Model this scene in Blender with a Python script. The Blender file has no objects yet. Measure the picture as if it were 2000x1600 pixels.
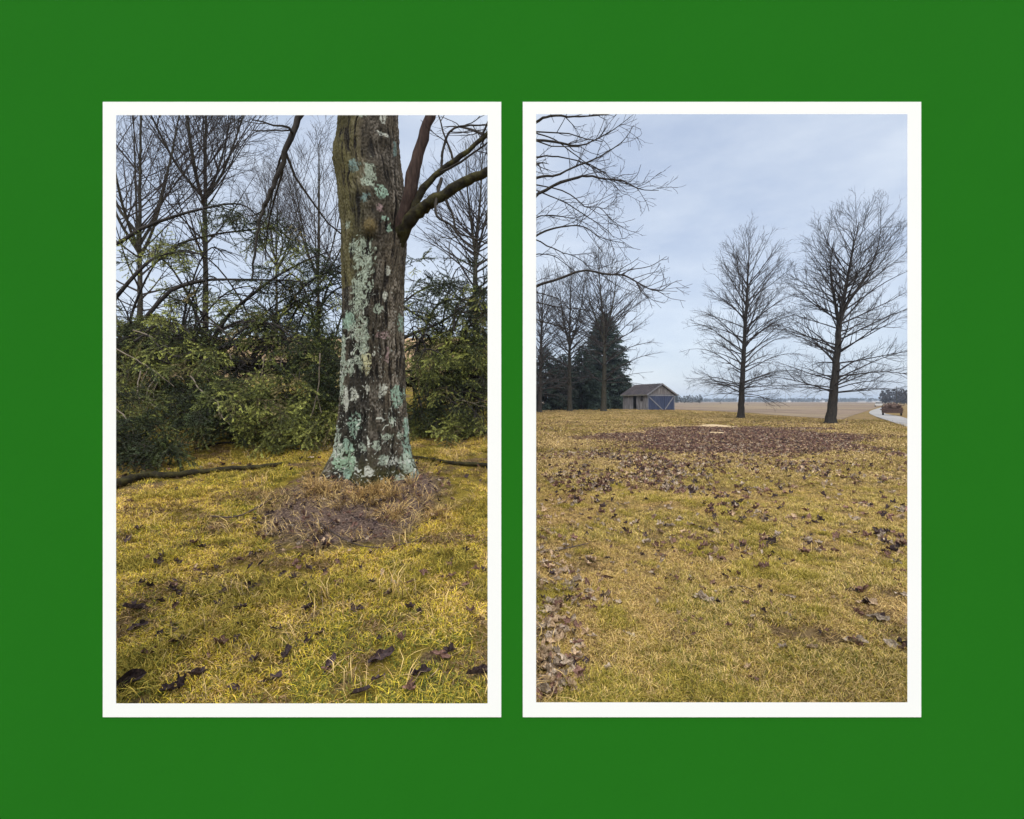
import bpy, math, random
import numpy as np
from mathutils import Vector, Matrix

R = math.radians
scene = bpy.context.scene
col = scene.collection

# ------------------------------------------------------------------ camera
CAMZ = 1.6
cam_d = bpy.data.cameras.new('camera')
cam_d.lens = 18.0
cam_d.sensor_width = 36.0
cam_d.sensor_fit = 'HORIZONTAL'
cam_d.shift_y = -0.008
cam_d.clip_start = 0.05
cam_d.clip_end = 20000
cam = bpy.data.objects.new('camera', cam_d)
cam.location = (0, 0, CAMZ)
cam.rotation_euler = (R(90), 0, 0)
col.objects.link(cam)
scene.camera = cam

# ------------------------------------------------------------------ sky
SUN_EL, SUN_AZ = 60.0, 0.0
EV = 1.5
w = bpy.data.worlds.new('World')
scene.world = w
w.use_nodes = True
nt = w.node_tree
nt.nodes.clear()
wo = nt.nodes.new('ShaderNodeOutputWorld')
bg = nt.nodes.new('ShaderNodeBackground')
sky = nt.nodes.new('ShaderNodeTexSky')
sky.sky_type = 'NISHITA'
sky.sun_disc = False
sky.sun_elevation = R(SUN_EL)
sky.sun_rotation = R(180 + SUN_AZ)
tc = nt.nodes.new('ShaderNodeTexCoord')
mp = nt.nodes.new('ShaderNodeMapping')
mp.inputs['Scale'].default_value = (1.0, 1.0, 2.6)
mp.inputs['Rotation'].default_value = (0.2, 0.1, 0.6)
nz = nt.nodes.new('ShaderNodeTexNoise')
nz.inputs['Scale'].default_value = 2.9
nz.inputs['Detail'].default_value = 7
nz.inputs['Roughness'].default_value = 0.6
cr = nt.nodes.new('ShaderNodeValToRGB')
cr.color_ramp.elements[0].position = 0.33
cr.color_ramp.elements[0].color = (1.80, 2.10, 2.66, 1)
cr.color_ramp.elements[1].position = 0.68
cr.color_ramp.elements[1].color = (2.70, 2.93, 3.26, 1)
mx = nt.nodes.new('ShaderNodeMix')
mx.data_type = 'RGBA'
mx.inputs[0].default_value = 0.88
nt.links.new(tc.outputs['Generated'], mp.inputs[0])
nt.links.new(mp.outputs[0], nz.inputs['Vector'])
nt.links.new(nz.outputs['Fac'], cr.inputs[0])
nt.links.new(sky.outputs[0], mx.inputs[6])
nt.links.new(cr.outputs[0], mx.inputs[7])
nt.links.new(mx.outputs[2], bg.inputs[0])
bg.inputs[1].default_value = 0.1
nt.links.new(bg.outputs[0], wo.inputs[0])

# ------------------------------------------------------------------ sun (veiled, soft)
sd = bpy.data.lights.new('sun', 'SUN')
sd.energy = 1.5
sd.angle = R(75)
sd.color = (1.0, 0.955, 0.88)
so = bpy.data.objects.new('sun', sd)
so.rotation_euler = (R(90 - SUN_EL), 0, R(SUN_AZ))
so.location = (0, -5, 20)
col.objects.link(so)

scene.view_settings.view_transform = 'Standard'
scene.view_settings.look = 'None'
scene.view_settings.gamma = 1.0
scene.view_settings.exposure = EV
scene.view_settings.use_curve_mapping = False
scene.render.engine = 'CYCLES'
scene.cycles.use_denoising = True
scene.cycles.max_bounces = 4
scene.cycles.diffuse_bounces = 2
scene.cycles.glossy_bounces = 2
scene.cycles.transmission_bounces = 2
scene.cycles.transparent_max_bounces = 4
scene.cycles.volume_bounces = 0

# ------------------------------------------------------------------ helpers
def P(px, py, d):
    """photo pixel (2000x1600) at depth d -> world point"""
    return np.array(((px - 1000) * d / 1000.0, d, CAMZ - (py - 784) * d / 1000.0))

def sm(t):
    t = np.clip(t, 0, 1)
    return t * t * (3 - 2 * t)

def hash2(i, j, s):
    n = (i.astype(np.int64) * 374761393 + j.astype(np.int64) * 668265263 + s * 1442695041) & 0x7fffffff
    n = ((n ^ (n >> 13)) * 1274126177) & 0x7fffffff
    n = n ^ (n >> 16)
    return (n & 0xffff) / 65535.0

def vn(x, y, s=0, perx=0):
    x = np.asarray(x, float); y = np.asarray(y, float)
    i = np.floor(x); j = np.floor(y)
    fx = sm(x - i); fy = sm(y - j)
    i = i.astype(np.int64); j = j.astype(np.int64)
    i1 = i + 1
    if perx:
        i = i % perx; i1 = i1 % perx
    a = hash2(i, j, s); b = hash2(i1, j, s); c = hash2(i, j + 1, s); d = hash2(i1, j + 1, s)
    return (a * (1 - fx) + b * fx) * (1 - fy) + (c * (1 - fx) + d * fx) * fy

def fbm(x, y, s=0, o=4):
    v = 0; a = 0.5; t = 0
    for k in range(o):
        v = v + a * vn(np.asarray(x) * 2 ** k, np.asarray(y) * 2 ** k, s + k * 17)
        t += a; a *= 0.5
    return v / t

def hill(y):
    y = np.maximum(y, 0)
    return 0.144 * y / (1 + (y / 150.0) ** 8) * sm((y - 1.86) / 0.22)

def H(x, y):
    """terrain: a grassy bank rises on the one side, the flat lawn and field lie on the other"""
    x = np.asarray(x, float); y = np.asarray(y, float)
    yy = np.maximum(y, 2.0)
    e0 = -0.047 * yy - 0.02; e1 = 0.046 * yy + 0.02
    wl = 1 - sm((x - e0) / (e1 - e0))
    near = np.clip(y / 6.0, 0, 1) * np.clip(1.6 - y / 60.0, 0, 1)
    und = (fbm(x * 0.5 + 7, y * 0.5 + 3, 5, 3) - 0.5) * 0.10 * near
    rise = 0.42 * np.exp(-((x - 11) / 20.0) ** 2 - ((y - 68) / 20.0) ** 2)
    mound = 0.10 * np.exp(-((x - 9) / 7.0) ** 2 - ((y - 24) / 8.0) ** 2)
    lw = 0.12 * np.exp(-((x + 1.47) / 0.8) ** 2 - ((y - 5.33) / 0.8) ** 2)
    return wl * (hill(y) + lw) + (1 - wl) * (rise + mound) * (x > 0) + und

def GLt(px, py):                     # pixel on the bank -> ground x, y
    y = 1600.0 / (py - 640.0)
    return (px - 1000) * y / 1000.0, y

def GRt(px, py):                     # pixel on the flat lawn -> ground x, y
    y = 1600.0 / (py - 784.0)
    return (px - 1000) * y / 1000.0, y

def mesh(name, V, F, mats=None, smooth=False, mi=None):
    V = np.asarray(V, dtype=np.float32); F = np.asarray(F, dtype=np.int32)
    me = bpy.data.meshes.new(name)
    k = F.shape[1]
    me.vertices.add(len(V)); me.vertices.foreach_set('co', V.ravel())
    me.loops.add(F.size); me.loops.foreach_set('vertex_index', F.ravel())
    me.polygons.add(len(F))
    me.polygons.foreach_set('loop_start', np.arange(0, F.size, k, dtype=np.int32))
    me.polygons.foreach_set('loop_total', np.full(len(F), k, dtype=np.int32))
    if mi is not None:
        me.polygons.foreach_set('material_index', np.asarray(mi, dtype=np.int32))
    me.polygons.foreach_set('use_smooth', np.full(len(F), smooth))
    for m in (mats or []):
        me.materials.append(m)
    me.update(calc_edges=True)
    return me

def obj(name, me, parent=None, loc=(0, 0, 0), rz=0.0):
    o = bpy.data.objects.new(name, me)
    col.objects.link(o)
    o.location = loc
    o.rotation_euler = (0, 0, rz)
    if parent is not None:
        o.parent = parent
    return o

def tag(o, label=None, cat=None, group=None, kind=None):
    if label: o['label'] = label
    if cat: o['category'] = cat
    if group: o['group'] = group
    if kind: o['kind'] = kind
    return o

def empty(name, loc, rz=0.0):
    o = obj(name, None, None, loc, rz)
    o.empty_display_size = 0.3
    return o

def copy_tree(o, parent=None):
    c = o.copy(); col.objects.link(c); c.parent = parent
    for ch in list(o.children):
        copy_tree(ch, c)
    return c

class MB:
    """collects boxes, prisms and tubes for one mesh (quads/tris stored as quads)"""
    def __init__(s): s.V = []; s.F = []
    def n(s): return len(s.V)
    def box(s, c, d, rot=None):
        c = Vector(c); h = Vector(d) / 2; b = s.n()
        for sx, sy, sz in ((-1,-1,-1),(1,-1,-1),(1,1,-1),(-1,1,-1),(-1,-1,1),(1,-1,1),(1,1,1),(-1,1,1)):
            v = Vector((sx * h.x, sy * h.y, sz * h.z))
            if rot is not None: v = rot @ v
            s.V.append(tuple(c + v))
        for f in ((0,3,2,1),(4,5,6,7),(0,1,5,4),(1,2,6,5),(2,3,7,6),(3,0,4,7)):
            s.F.append(tuple(b + i for i in f))
        return s
    def bar(s, a, b, wd, th):
        a = Vector(a); b = Vector(b); d = b - a
        q = d.to_track_quat('X', 'Z').to_matrix()
        return s.box((a + b) / 2, (d.length, wd, th), q)
    def prism(s, pts, off):
        """extrude a planar polygon by a vector (caps as fans)"""
        b = s.n(); k = len(pts); off = Vector(off)
        for p in pts: s.V.append(tuple(Vector(p)))
        for p in pts: s.V.append(tuple(Vector(p) + off))
        for i in range(k):
            j = (i + 1) % k
            s.F.append((b + i, b + j, b + k + j, b + k + i))
        for i in range(1, k - 1, 2):
            l = i + 2 if i + 2 < k else i + 1
            s.F.append((b, b + i, b + i + 1, b + l) if l != i + 1 else (b, b + i, b + i + 1, b + i + 1))
            s.F.append((b + k, b + k + l, b + k + i + 1, b + k + i) if l != i + 1 else (b + k, b + k + i + 1, b + k + i, b + k + i))
        return s
    def cyl(s, a, b, r0, r1, n=12):
        a = Vector(a); b = Vector(b)
        q = (b - a).to_track_quat('Z', 'X').to_matrix(); base = s.n()
        for p, r in ((a, r0), (b, r1)):
            for k in range(n):
                t = 2 * math.pi * k / n
                s.V.append(tuple(p + q @ Vector((math.cos(t) * r, math.sin(t) * r, 0))))
        s.V.append(tuple(a)); s.V.append(tuple(b))
        for k in range(n):
            j = (k + 1) % n
            s.F.append((base + k, base + j, base + n + j, base + n + k))
            s.F.append((base + j, base + k, base + 2 * n, base + 2 * n))
            s.F.append((base + n + k, base + n + j, base + 2 * n + 1, base + 2 * n + 1))
        return s
    def build(s, name, m, parent=None, loc=(0, 0, 0), rz=0.0, smooth=False):
        me = bpy.data.meshes.new(name)
        me.from_pydata(s.V, [], [tuple(dict.fromkeys(f)) for f in s.F])
        me.materials.append(m)
        if smooth:
            me.polygons.foreach_set('use_smooth', [True] * len(me.polygons))
        me.update()
        return obj(name, me, parent, loc, rz)

# ------------------------------------------------------------------ materials
def new_mat(name, rough=0.9, spec=0.2):
    m = bpy.data.materials.new(name); m.use_nodes = True
    b = m.node_tree.nodes['Principled BSDF']
    b.inputs['Roughness'].default_value = rough
    b.inputs['Specular IOR Level'].default_value = spec
    return m, m.node_tree, b

def ramp(nt, cols, lo=0.3, hi=0.7):
    r = nt.nodes.new('ShaderNodeValToRGB')
    e = r.color_ramp.elements
    while len(e) < len(cols): e.new(0.5)
    for i, c in enumerate(cols):
        e[i].position = lo + (hi - lo) * i / max(1, len(cols) - 1)
        e[i].color = (*c, 1)
    return r

def noise_tex(nt, vec, scale, detail=5, rough=0.6, dist=0.0):
    n = nt.nodes.new('ShaderNodeTexNoise')
    n.inputs['Scale'].default_value = scale
    n.inputs['Detail'].default_value = detail
    n.inputs['Roughness'].default_value = rough
    n.inputs['Distortion'].default_value = dist
    if vec is not None: nt.links.new(vec, n.inputs['Vector'])
    return n

def mixc(nt, fac, a, b, mode='MIX'):
    m = nt.nodes.new('ShaderNodeMix'); m.data_type = 'RGBA'; m.blend_type = mode
    for sock, v in ((m.inputs[0], fac), (m.inputs[6], a), (m.inputs[7], b)):
        if hasattr(v, 'links'): nt.links.new(v, sock)
        elif isinstance(v, tuple): sock.default_value = (*v, 1)
        else: sock.default_value = v
    return m.outputs[2]

def math_n(nt, op, a, b=None, clamp=False):
    m = nt.nodes.new('ShaderNodeMath'); m.operation = op; m.use_clamp = clamp
    for sock, v in ((m.inputs[0], a), (m.inputs[1], b)):
        if v is None: continue
        if hasattr(v, 'links'): nt.links.new(v, sock)
        else: sock.default_value = v
    return m.outputs[0]

def coords(nt, kind='Object', scale=(1, 1, 1)):
    t = nt.nodes.new('ShaderNodeTexCoord')
    mp = nt.nodes.new('ShaderNodeMapping')
    mp.inputs['Scale'].default_value = scale
    nt.links.new(t.outputs[kind], mp.inputs[0])
    return mp.outputs[0]

def bump(nt, b, h, strength=0.4, dist=0.02):
    n = nt.nodes.new('ShaderNodeBump')
    n.inputs['Strength'].default_value = strength
    n.inputs['Distance'].default_value = dist
    nt.links.new(h, n.inputs['Height'])
    nt.links.new(n.outputs[0], b.inputs['Normal'])

def nmat(name, cols, scale=5, stretch=(1, 1, 1), rough=0.9, spec=0.2, detail=6, bmp=0.0, lo=0.3, hi=0.7, rnd=0.0, bd=0.02):
    m, nt, b = new_mat(name, rough, spec)
    v = coords(nt, 'Object', stretch)
    n = noise_tex(nt, v, scale, detail)
    c = ramp(nt, cols, lo, hi); nt.links.new(n.outputs['Fac'], c.inputs[0])
    out = c.outputs[0]
    if rnd:
        oi = nt.nodes.new('ShaderNodeObjectInfo')
        f = math_n(nt, 'MULTIPLY_ADD', oi.outputs['Random'], rnd); f.node.inputs[2].default_value = 1 - rnd / 2
        out = mixc(nt, 1.0, out, f, 'MULTIPLY')
    nt.links.new(out, b.inputs['Base Color'])
    if bmp: bump(nt, b, n.outputs['Fac'], bmp, bd)
    return m

def attrmat(name, rough=0.85, spec=0.25, rnd=0.3, translucent=0.0, attr='Col'):
    m, nt, b = new_mat(name, rough, spec)
    a = nt.nodes.new('ShaderNodeAttribute'); a.attribute_name = attr
    oi = nt.nodes.new('ShaderNodeObjectInfo')
    f = math_n(nt, 'MULTIPLY_ADD', oi.outputs['Random'], rnd); f.node.inputs[2].default_value = 1 - rnd / 2
    c = mixc(nt, 1.0, a.outputs['Color'], f, 'MULTIPLY')
    nt.links.new(c, b.inputs['Base Color'])
    return m

M = {}
M['green_paint'] = nmat('green_paint', [(0.0150, 0.148, 0.0100), (0.0156, 0.152, 0.0105)], 3, rough=0.9, spec=0.02, bmp=0.0)
M['white_paint'] = nmat('white_paint', [(0.85, 0.87, 0.85), (0.87, 0.88, 0.87)], 4, rough=0.7, spec=0.1)
M['bark_dark'] = nmat('bark_dark', [(0.016, 0.014, 0.013), (0.035, 0.030, 0.026), (0.06, 0.052, 0.042)], 6, (3, 3, 0.5), bmp=0.6, rnd=0.2)
M['bark_grey'] = nmat('bark_grey', [(0.016, 0.015, 0.011), (0.040, 0.036, 0.026), (0.085, 0.078, 0.055)], 7, (3, 3, 0.5), bmp=0.8, rnd=0.2, bd=.04)
M['twig'] = nmat('twig', [(0.030, 0.026, 0.026), (0.060, 0.052, 0.050)], 3, rnd=0.2)
M['twig_near'] = nmat('twig_near', [(0.020, 0.017, 0.015), (0.045, 0.038, 0.030)], 6, rnd=0.2)
M['moss_bark'] = nmat('moss_bark', [(0.010, 0.008, 0.006), (0.022, 0.018, 0.010), (0.045, 0.040, 0.014), (0.080, 0.072, 0.024)], 11, (1, 1, 1), bmp=1.0, lo=0.3, hi=0.72, bd=.03)
M['red_bark'] = nmat('red_bark', [(0.022, 0.015, 0.013), (0.048, 0.030, 0.025), (0.075, 0.050, 0.040)], 14, (3, 3, .6), bmp=0.6)
M['spruce_bark'] = nmat('spruce_bark', [(0.010, 0.009, 0.009), (0.030, 0.026, 0.024), (0.06, 0.05, 0.045)], 9, (1, 1, 1), bmp=0.7)
M['pale_twig'] = nmat('pale_twig', [(0.10, 0.08, 0.06), (0.24, 0.20, 0.155)], 8)
M['needle_far'] = nmat('needle_far', [(0.016, 0.028, 0.024), (0.036, 0.056, 0.044), (0.062, 0.084, 0.062)], 2.5, lo=.3, hi=.7)
M['needles'] = attrmat('needles', 0.6, 0.35, 0.7)
M['grass'] = attrmat('grass', 0.85, 0.06, 0.75)
M['leaf_dark'] = nmat('leaf_dark', [(0.018, 0.012, 0.014), (0.05, 0.032, 0.034), (0.10, 0.065, 0.06)], 14, rough=0.6, spec=0.2, rnd=0.6)
M['leaf_brown'] = nmat('leaf_brown', [(0.072, 0.038, 0.031), (0.175, 0.098, 0.076), (0.33, 0.21, 0.165)], 12, rough=0.85, spec=0.08, rnd=0.8)
M['leaf_tan'] = nmat('leaf_tan', [(0.20, 0.13, 0.075), (0.40, 0.28, 0.175), (0.60, 0.46, 0.32)], 12, rough=0.8, spec=.1, rnd=0.7)
M['leaf_grey'] = nmat('leaf_grey', [(0.15, 0.11, 0.08), (0.36, 0.285, 0.215), (0.58, 0.48, 0.38)], 12, rough=0.8, spec=.1, rnd=0.7)
M['leaf_orange'] = nmat('leaf_orange', [(0.36, 0.17, 0.07), (0.55, 0.30, 0.15)], 12, rough=0.7)
M['leaf_cream'] = nmat('leaf_cream', [(0.45, 0.36, 0.24), (0.62, 0.53, 0.40)], 12, rough=0.7)
M['dirt_twig'] = nmat('dirt_twig', [(0.05, 0.035, 0.03), (0.12, 0.09, 0.075)], 9)

# ------------------------------------------------------------------ ground sheet
def ground_material():
    m, nt, b = new_mat('lawn', 0.95, 0.1)
    geo = nt.nodes.new('ShaderNodeNewGeometry')
    pos = geo.outputs['Position']
    sep = nt.nodes.new('ShaderNodeSeparateXYZ'); nt.links.new(pos, sep.inputs[0])
    X, Y = sep.outputs[0], sep.outputs[1]
    n1 = noise_tex(nt, pos, 0.55, 6, 0.65)
    n2 = noise_tex(nt, pos, 9.0, 6, 0.7)
    n3 = noise_tex(nt, pos, 60.0, 4, 0.7)
    straw = ramp(nt, [(0.07, 0.045, 0.018), (0.21, 0.138, 0.058), (0.38, 0.265, 0.125)], 0.28, 0.72)
    nt.links.new(n2.outputs['Fac'], straw.inputs[0])
    olive = ramp(nt, [(0.055, 0.042, 0.012), (0.155, 0.12, 0.032), (0.27, 0.21, 0.065)], 0.28, 0.72)
    nt.links.new(n2.outputs['Fac'], olive.inputs[0])
    gm = ramp(nt, [(0, 0, 0), (1, 1, 1)], 0.46, 0.62); nt.links.new(n1.outputs['Fac'], gm.inputs[0])
    c = mixc(nt, gm.outputs[0], straw.outputs[0], olive.outputs[0])
    # mossy lawn of the bank
    moss = ramp(nt, [(0.05, 0.037, 0.009), (0.18, 0.135, 0.020), (0.33, 0.25, 0.04)], 0.28, 0.7)
    nt.links.new(n2.outputs['Fac'], moss.inputs[0])
    th_n = noise_tex(nt, pos, 3.6, 5, 0.6); th_r = ramp(nt, [(0, 0, 0), (1, 1, 1)], 0.50, 0.60); nt.links.new(th_n.outputs['Fac'], th_r.inputs[0])
    thatch = ramp(nt, [(0.05, 0.032, 0.018), (0.13, 0.088, 0.045), (0.24, 0.17, 0.09)], 0.3, 0.7); nt.links.new(n3.outputs['Fac'], thatch.inputs[0])
    c = mixc(nt, math_n(nt, 'MULTIPLY', th_r.outputs[0], 0.45), c, thatch.outputs[0])
    mossc = mixc(nt, th_r.outputs[0], moss.outputs[0], thatch.outputs[0])
    lm = math_n(nt, 'MULTIPLY_ADD', X, -2.0, True); lm.node.inputs[2].default_value = 0.5
    c = mixc(nt, lm, c, mossc)
    # far hillside: pale stubble field
    far = math_n(nt, 'MULTIPLY_ADD', Y, 0.15, True); far.node.inputs[2].default_value = -1.95
    stub = ramp(nt, [(0.30, 0.19, 0.10), (0.46, 0.32, 0.19)], 0.3, 0.7); nt.links.new(n2.outputs['Fac'], stub.inputs[0])
    c = mixc(nt, math_n(nt, 'MULTIPLY', far, lm), c, stub.outputs[0])
    # bare soil round the old trunk
    def ell(cx, cy, rx, ry, soft, amp):
        dx = math_n(nt, 'DIVIDE', math_n(nt, 'SUBTRACT', X, cx), rx)
        dy = math_n(nt, 'DIVIDE', math_n(nt, 'SUBTRACT', Y, cy), ry)
        d = math_n(nt, 'SQRT', math_n(nt, 'ADD', math_n(nt, 'MULTIPLY', dx, dx), math_n(nt, 'MULTIPLY', dy, dy)))
        nn = noise_tex(nt, pos, 1.6 / min(rx, ry), 5, 0.65)
        d = math_n(nt, 'ADD', d, math_n(nt, 'MULTIPLY', math_n(nt, 'SUBTRACT', nn.outputs['Fac'], 0.5), amp))
        return math_n(nt, 'DIVIDE', math_n(nt, 'SUBTRACT', 1.0, d), soft, True)
    soil = ramp(nt, [(0.040, 0.026, 0.020), (0.125, 0.084, 0.066), (0.26, 0.19, 0.155)], 0.3, 0.7)
    nt.links.new(n3.outputs['Fac'], soil.inputs[0])
    c = mixc(nt, ell(-1.37, 4.65, 0.86, 1.02, 0.22, 0.7), c, soil.outputs[0])
    # leaf-covered bare patch in the middle of the flat lawn
    duff = ramp(nt, [(0.055, 0.031, 0.025), (0.125, 0.072, 0.057), (0.22, 0.14, 0.112)], 0.3, 0.7)
    nt.links.new(n2.outputs['Fac'], duff.inputs[0])
    X0 = X; X = math_n(nt, 'SUBTRACT', X0, math_n(nt, 'MULTIPLY', Y, 0.43))
    c = mixc(nt, ell(0.0, 22.0, 5.7, 8.0, 0.3, 0.9), c, duff.outputs[0]); X = X0
    # sawdust where a tree was felled
    saw = ramp(nt, [(0.34, 0.25, 0.14), (0.62, 0.50, 0.32)], 0.3, 0.7); nt.links.new(n2.outputs['Fac'], saw.inputs[0])
    c = mixc(nt, ell(12.3, 30.4, 1.6, 1.9, 0.25, 1.2), c, saw.outputs[0])
    sh = math_n(nt, 'MULTIPLY_ADD', n3.outputs['Fac'], 0.9); sh.node.inputs[2].default_value = 0.6
    c = mixc(nt, 1.0, c, sh, 'MULTIPLY')
    nt.links.new(c, b.inputs['Base Color'])
    hh = math_n(nt, 'ADD', n3.outputs['Fac'], math_n(nt, 'MULTIPLY', n2.outputs['Fac'], 2.0))
    bump(nt, b, hh, 0.8, 0.03)
    return m
M['lawn'] = ground_material()

def build_ground():
    t = np.linspace(-1, 1, 361)
    xs = np.sign(t) * (4.0 * np.abs(t) + 60 * np.abs(t) ** 3 + 4500 * np.abs(t) ** 11)
    s = np.linspace(0, 1, 420)
    ys = 1.2 + 9 * s + 90 * s ** 3 + 5000 * s ** 13
    ys = np.concatenate(([-60, -20, -8, -3, 0], ys))
    ys = np.sort(np.concatenate((ys, np.linspace(1.8, 2.2, 17))))
    Xg, Yg = np.meshgrid(xs, ys)
    Z = H(Xg, Yg)
    V = np.stack((Xg.ravel(), Yg.ravel(), Z.ravel()), 1)
    nx, ny = len(xs), len(ys)
    i, j = np.meshgrid(np.arange(nx - 1), np.arange(ny - 1))
    a = (j * nx + i).ravel()
    F = np.stack((a, a + 1, a + nx + 1, a + nx), 1)
    o = obj('ground', mesh('ground', V, F, [M['lawn']], True))
    tag(o, kind='structure')
build_ground()

# ------------------------------------------------------------------ field sheet and road
def strip(name, ys, xl, xr, nx, lift, m):
    V = []; F = []
    for y, a, b2 in zip(ys, xl, xr):
        for k in range(nx):
            x = a + (b2 - a) * k / (nx - 1)
            V.append((x, y, 0))
    V = np.array(V); V[:, 2] = H(V[:, 0], V[:, 1]) + lift
    n = len(ys); i, j = np.meshgrid(np.arange(nx - 1), np.arange(n - 1)); a = (j * nx + i).ravel()
    F = np.stack((a, a + 1, a + nx + 1, a + nx), 1)
    return obj(name, mesh(name, V, F, [m], True))

m, nt, b = new_mat('field_soil', 0.95, 0.1)
geo = nt.nodes.new('ShaderNodeNewGeometry'); mp = nt.nodes.new('ShaderNodeMapping')
mp.inputs['Rotation'].default_value = (0, 0, R(52)); mp.inputs['Scale'].default_value = (1, 0.06, 1)
nt.links.new(geo.outputs['Position'], mp.inputs[0])
fa = noise_tex(nt, mp.outputs[0], 0.35, 7, 0.7); fb = noise_tex(nt, geo.outputs['Position'], 0.02, 4, 0.6)
r1 = ramp(nt, [(0.10, 0.072, 0.052), (0.185, 0.135, 0.098), (0.30, 0.225, 0.155)], 0.32, 0.68); nt.links.new(fa.outputs['Fac'], r1.inputs[0])
r2 = ramp(nt, [(0.20, 0.155, 0.10), (0.29, 0.225, 0.14)], 0.3, 0.7); nt.links.new(fa.outputs['Fac'], r2.inputs[0])
rm = ramp(nt, [(0, 0, 0), (1, 1, 1)], 0.47, 0.6); nt.links.new(fb.outputs['Fac'], rm.inputs[0])
nt.links.new(mixc(nt, rm.outputs[0], r1.outputs[0], r2.outputs[0]), b.inputs['Base Color'])
bump(nt, b, fa.outputs['Fac'], 0.6, 0.1)
M['field'] = m
ysf = np.concatenate((np.linspace(42.5, 100, 40), np.geomspace(101, 2600, 60)))
jit = (fbm(ysf * 0.3, ysf * 0 + 2, 3) - .5) * 1.2
xlf = np.where(ysf <= 100, 27 + 5 * (ysf - 42.5) / 57.5, np.maximum(0.055 * ysf + 0.5, 32 - (ysf - 100) * 1.2)) + jit * (ysf < 100)
xrf = 27.3 + (ysf - 42.5) * 0.745
fo = strip('field', ysf, xlf, np.maximum(xrf, xlf + 0.1), 24, 0.03, M['field'])
tag(fo, kind='structure')

M['road'] = nmat('road', [(0.20, 0.19, 0.185), (0.30, 0.29, 0.28), (0.38, 0.365, 0.35)], 0.8, (1, 1, 1), bmp=0.2)
lo_px = [(1800, 845), (1775, 836), (1735, 824), (1712, 815.5), (1700, 810), (1697, 806.5), (1700, 803), (1708, 800), (1716, 797.5), (1726, 794.6), (1735, 791.5), (1742, 788.6)]
hi_px = [(1800, 829), (1778, 821), (1758, 814.5), (1742, 811.5), (1730, 809.3), (1725, 806), (1727, 802.5), (1731, 799.8), (1733, 797.3), (1736, 794.6), (1741, 791.5), (1745, 788.6)]
V = []
for a, c in zip(lo_px, hi_px):
    for f in (0, .33, .67, 1):
        px = a[0] + (c[0] - a[0]) * f; py = a[1] + (c[1] - a[1]) * f
        x, y = GRt(px, py); V.append((x, y, float(H(x, y)) + 0.045))
F = [(4 * j + i, 4 * j + i + 1, 4 * j + i + 5, 4 * j + i + 4) for j in range(len(lo_px) - 1) for i in range(3)]
tag(obj('road', mesh('road', V, F, [M['road']], True)), kind='structure')

# ------------------------------------------------------------------ green collage surround, built as a panel with two white-framed openings
WY = 1.8
def wx(px): return (px - 1000) * WY / 1000.0
def wz(py): return CAMZ - (py - 784) * WY / 1000.0
wall = empty('collage_surround', (0, WY, 0))
tag(wall, 'tall green collage surround built as a painted panel with two white framed openings', 'wall')
openings = [((228, 226, 952.5, 1373), (202, 200, 979, 1400)), ((1047, 224, 1771, 1371), (1021, 200, 1798, 1400))]
TH = 0.022
g = MB()
x0, x1, z0, z1 = -3.1, 3.1, -0.06, 3.22
xs = [x0]; 
for _, o in openings: xs += [wx(o[0]), wx(o[2])]
xs.append(x1)
zt, zb = wz(200), wz(1400)
def slab(mb, xa, xb, za, zc, yf, yb): mb.box(((xa + xb) / 2, (yf + yb) / 2, (za + zc) / 2), (xb - xa, yb - yf, zc - za))
slab(g, x0, x1, zt, z1, 0, TH); slab(g, x0, x1, z0, zb, 0, TH)
for i in (0, 2, 4): slab(g, xs[i], xs[i + 1], zb, zt, 0, TH)
g.build('panel', M['green_paint'], wall)
for (i, o) in openings:
    ox0, oz1, ox1, oz0 = wx(o[0]), wz(o[1]), wx(o[2]), wz(o[3])
    ix0, iz1, ix1, iz0 = wx(i[0]), wz(i[1]), wx(i[2]), wz(i[3])
    bv = 0.024; yf = -0.003; yb = TH
    V = [(ox0, yf, oz0), (ox1, yf, oz0), (ox1, yf, oz1), (ox0, yf, oz1), (ix0, yf, iz0), (ix1, yf, iz0), (ix1, yf, iz1), (ix0, yf, iz1)]
    V += [(ox0, yb + .003, oz0), (ox1, yb + .003, oz0), (ox1, yb + .003, oz1), (ox0, yb + .003, oz1),
          (ix0 - bv, yb + .003, iz0 - bv), (ix1 + bv, yb + .003, iz0 - bv), (ix1 + bv, yb + .003, iz1 + bv), (ix0 - bv, yb + .003, iz1 + bv)]
    F = []
    for k in range(4):
        j = (k + 1) % 4
        F += [(k, j, 4 + j, 4 + k), (8 + j, 8 + k, 12 + k, 12 + j), (4 + k, 4 + j, 12 + j, 12 + k), (j, k, 8 + k, 8 + j)]
    obj('frame', mesh('frame', V, F, [M['white_paint']]), wall)

# ------------------------------------------------------------------ branch machinery
def norm(v): return v / np.maximum(np.linalg.norm(v, axis=-1, keepdims=True), 1e-9)

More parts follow.
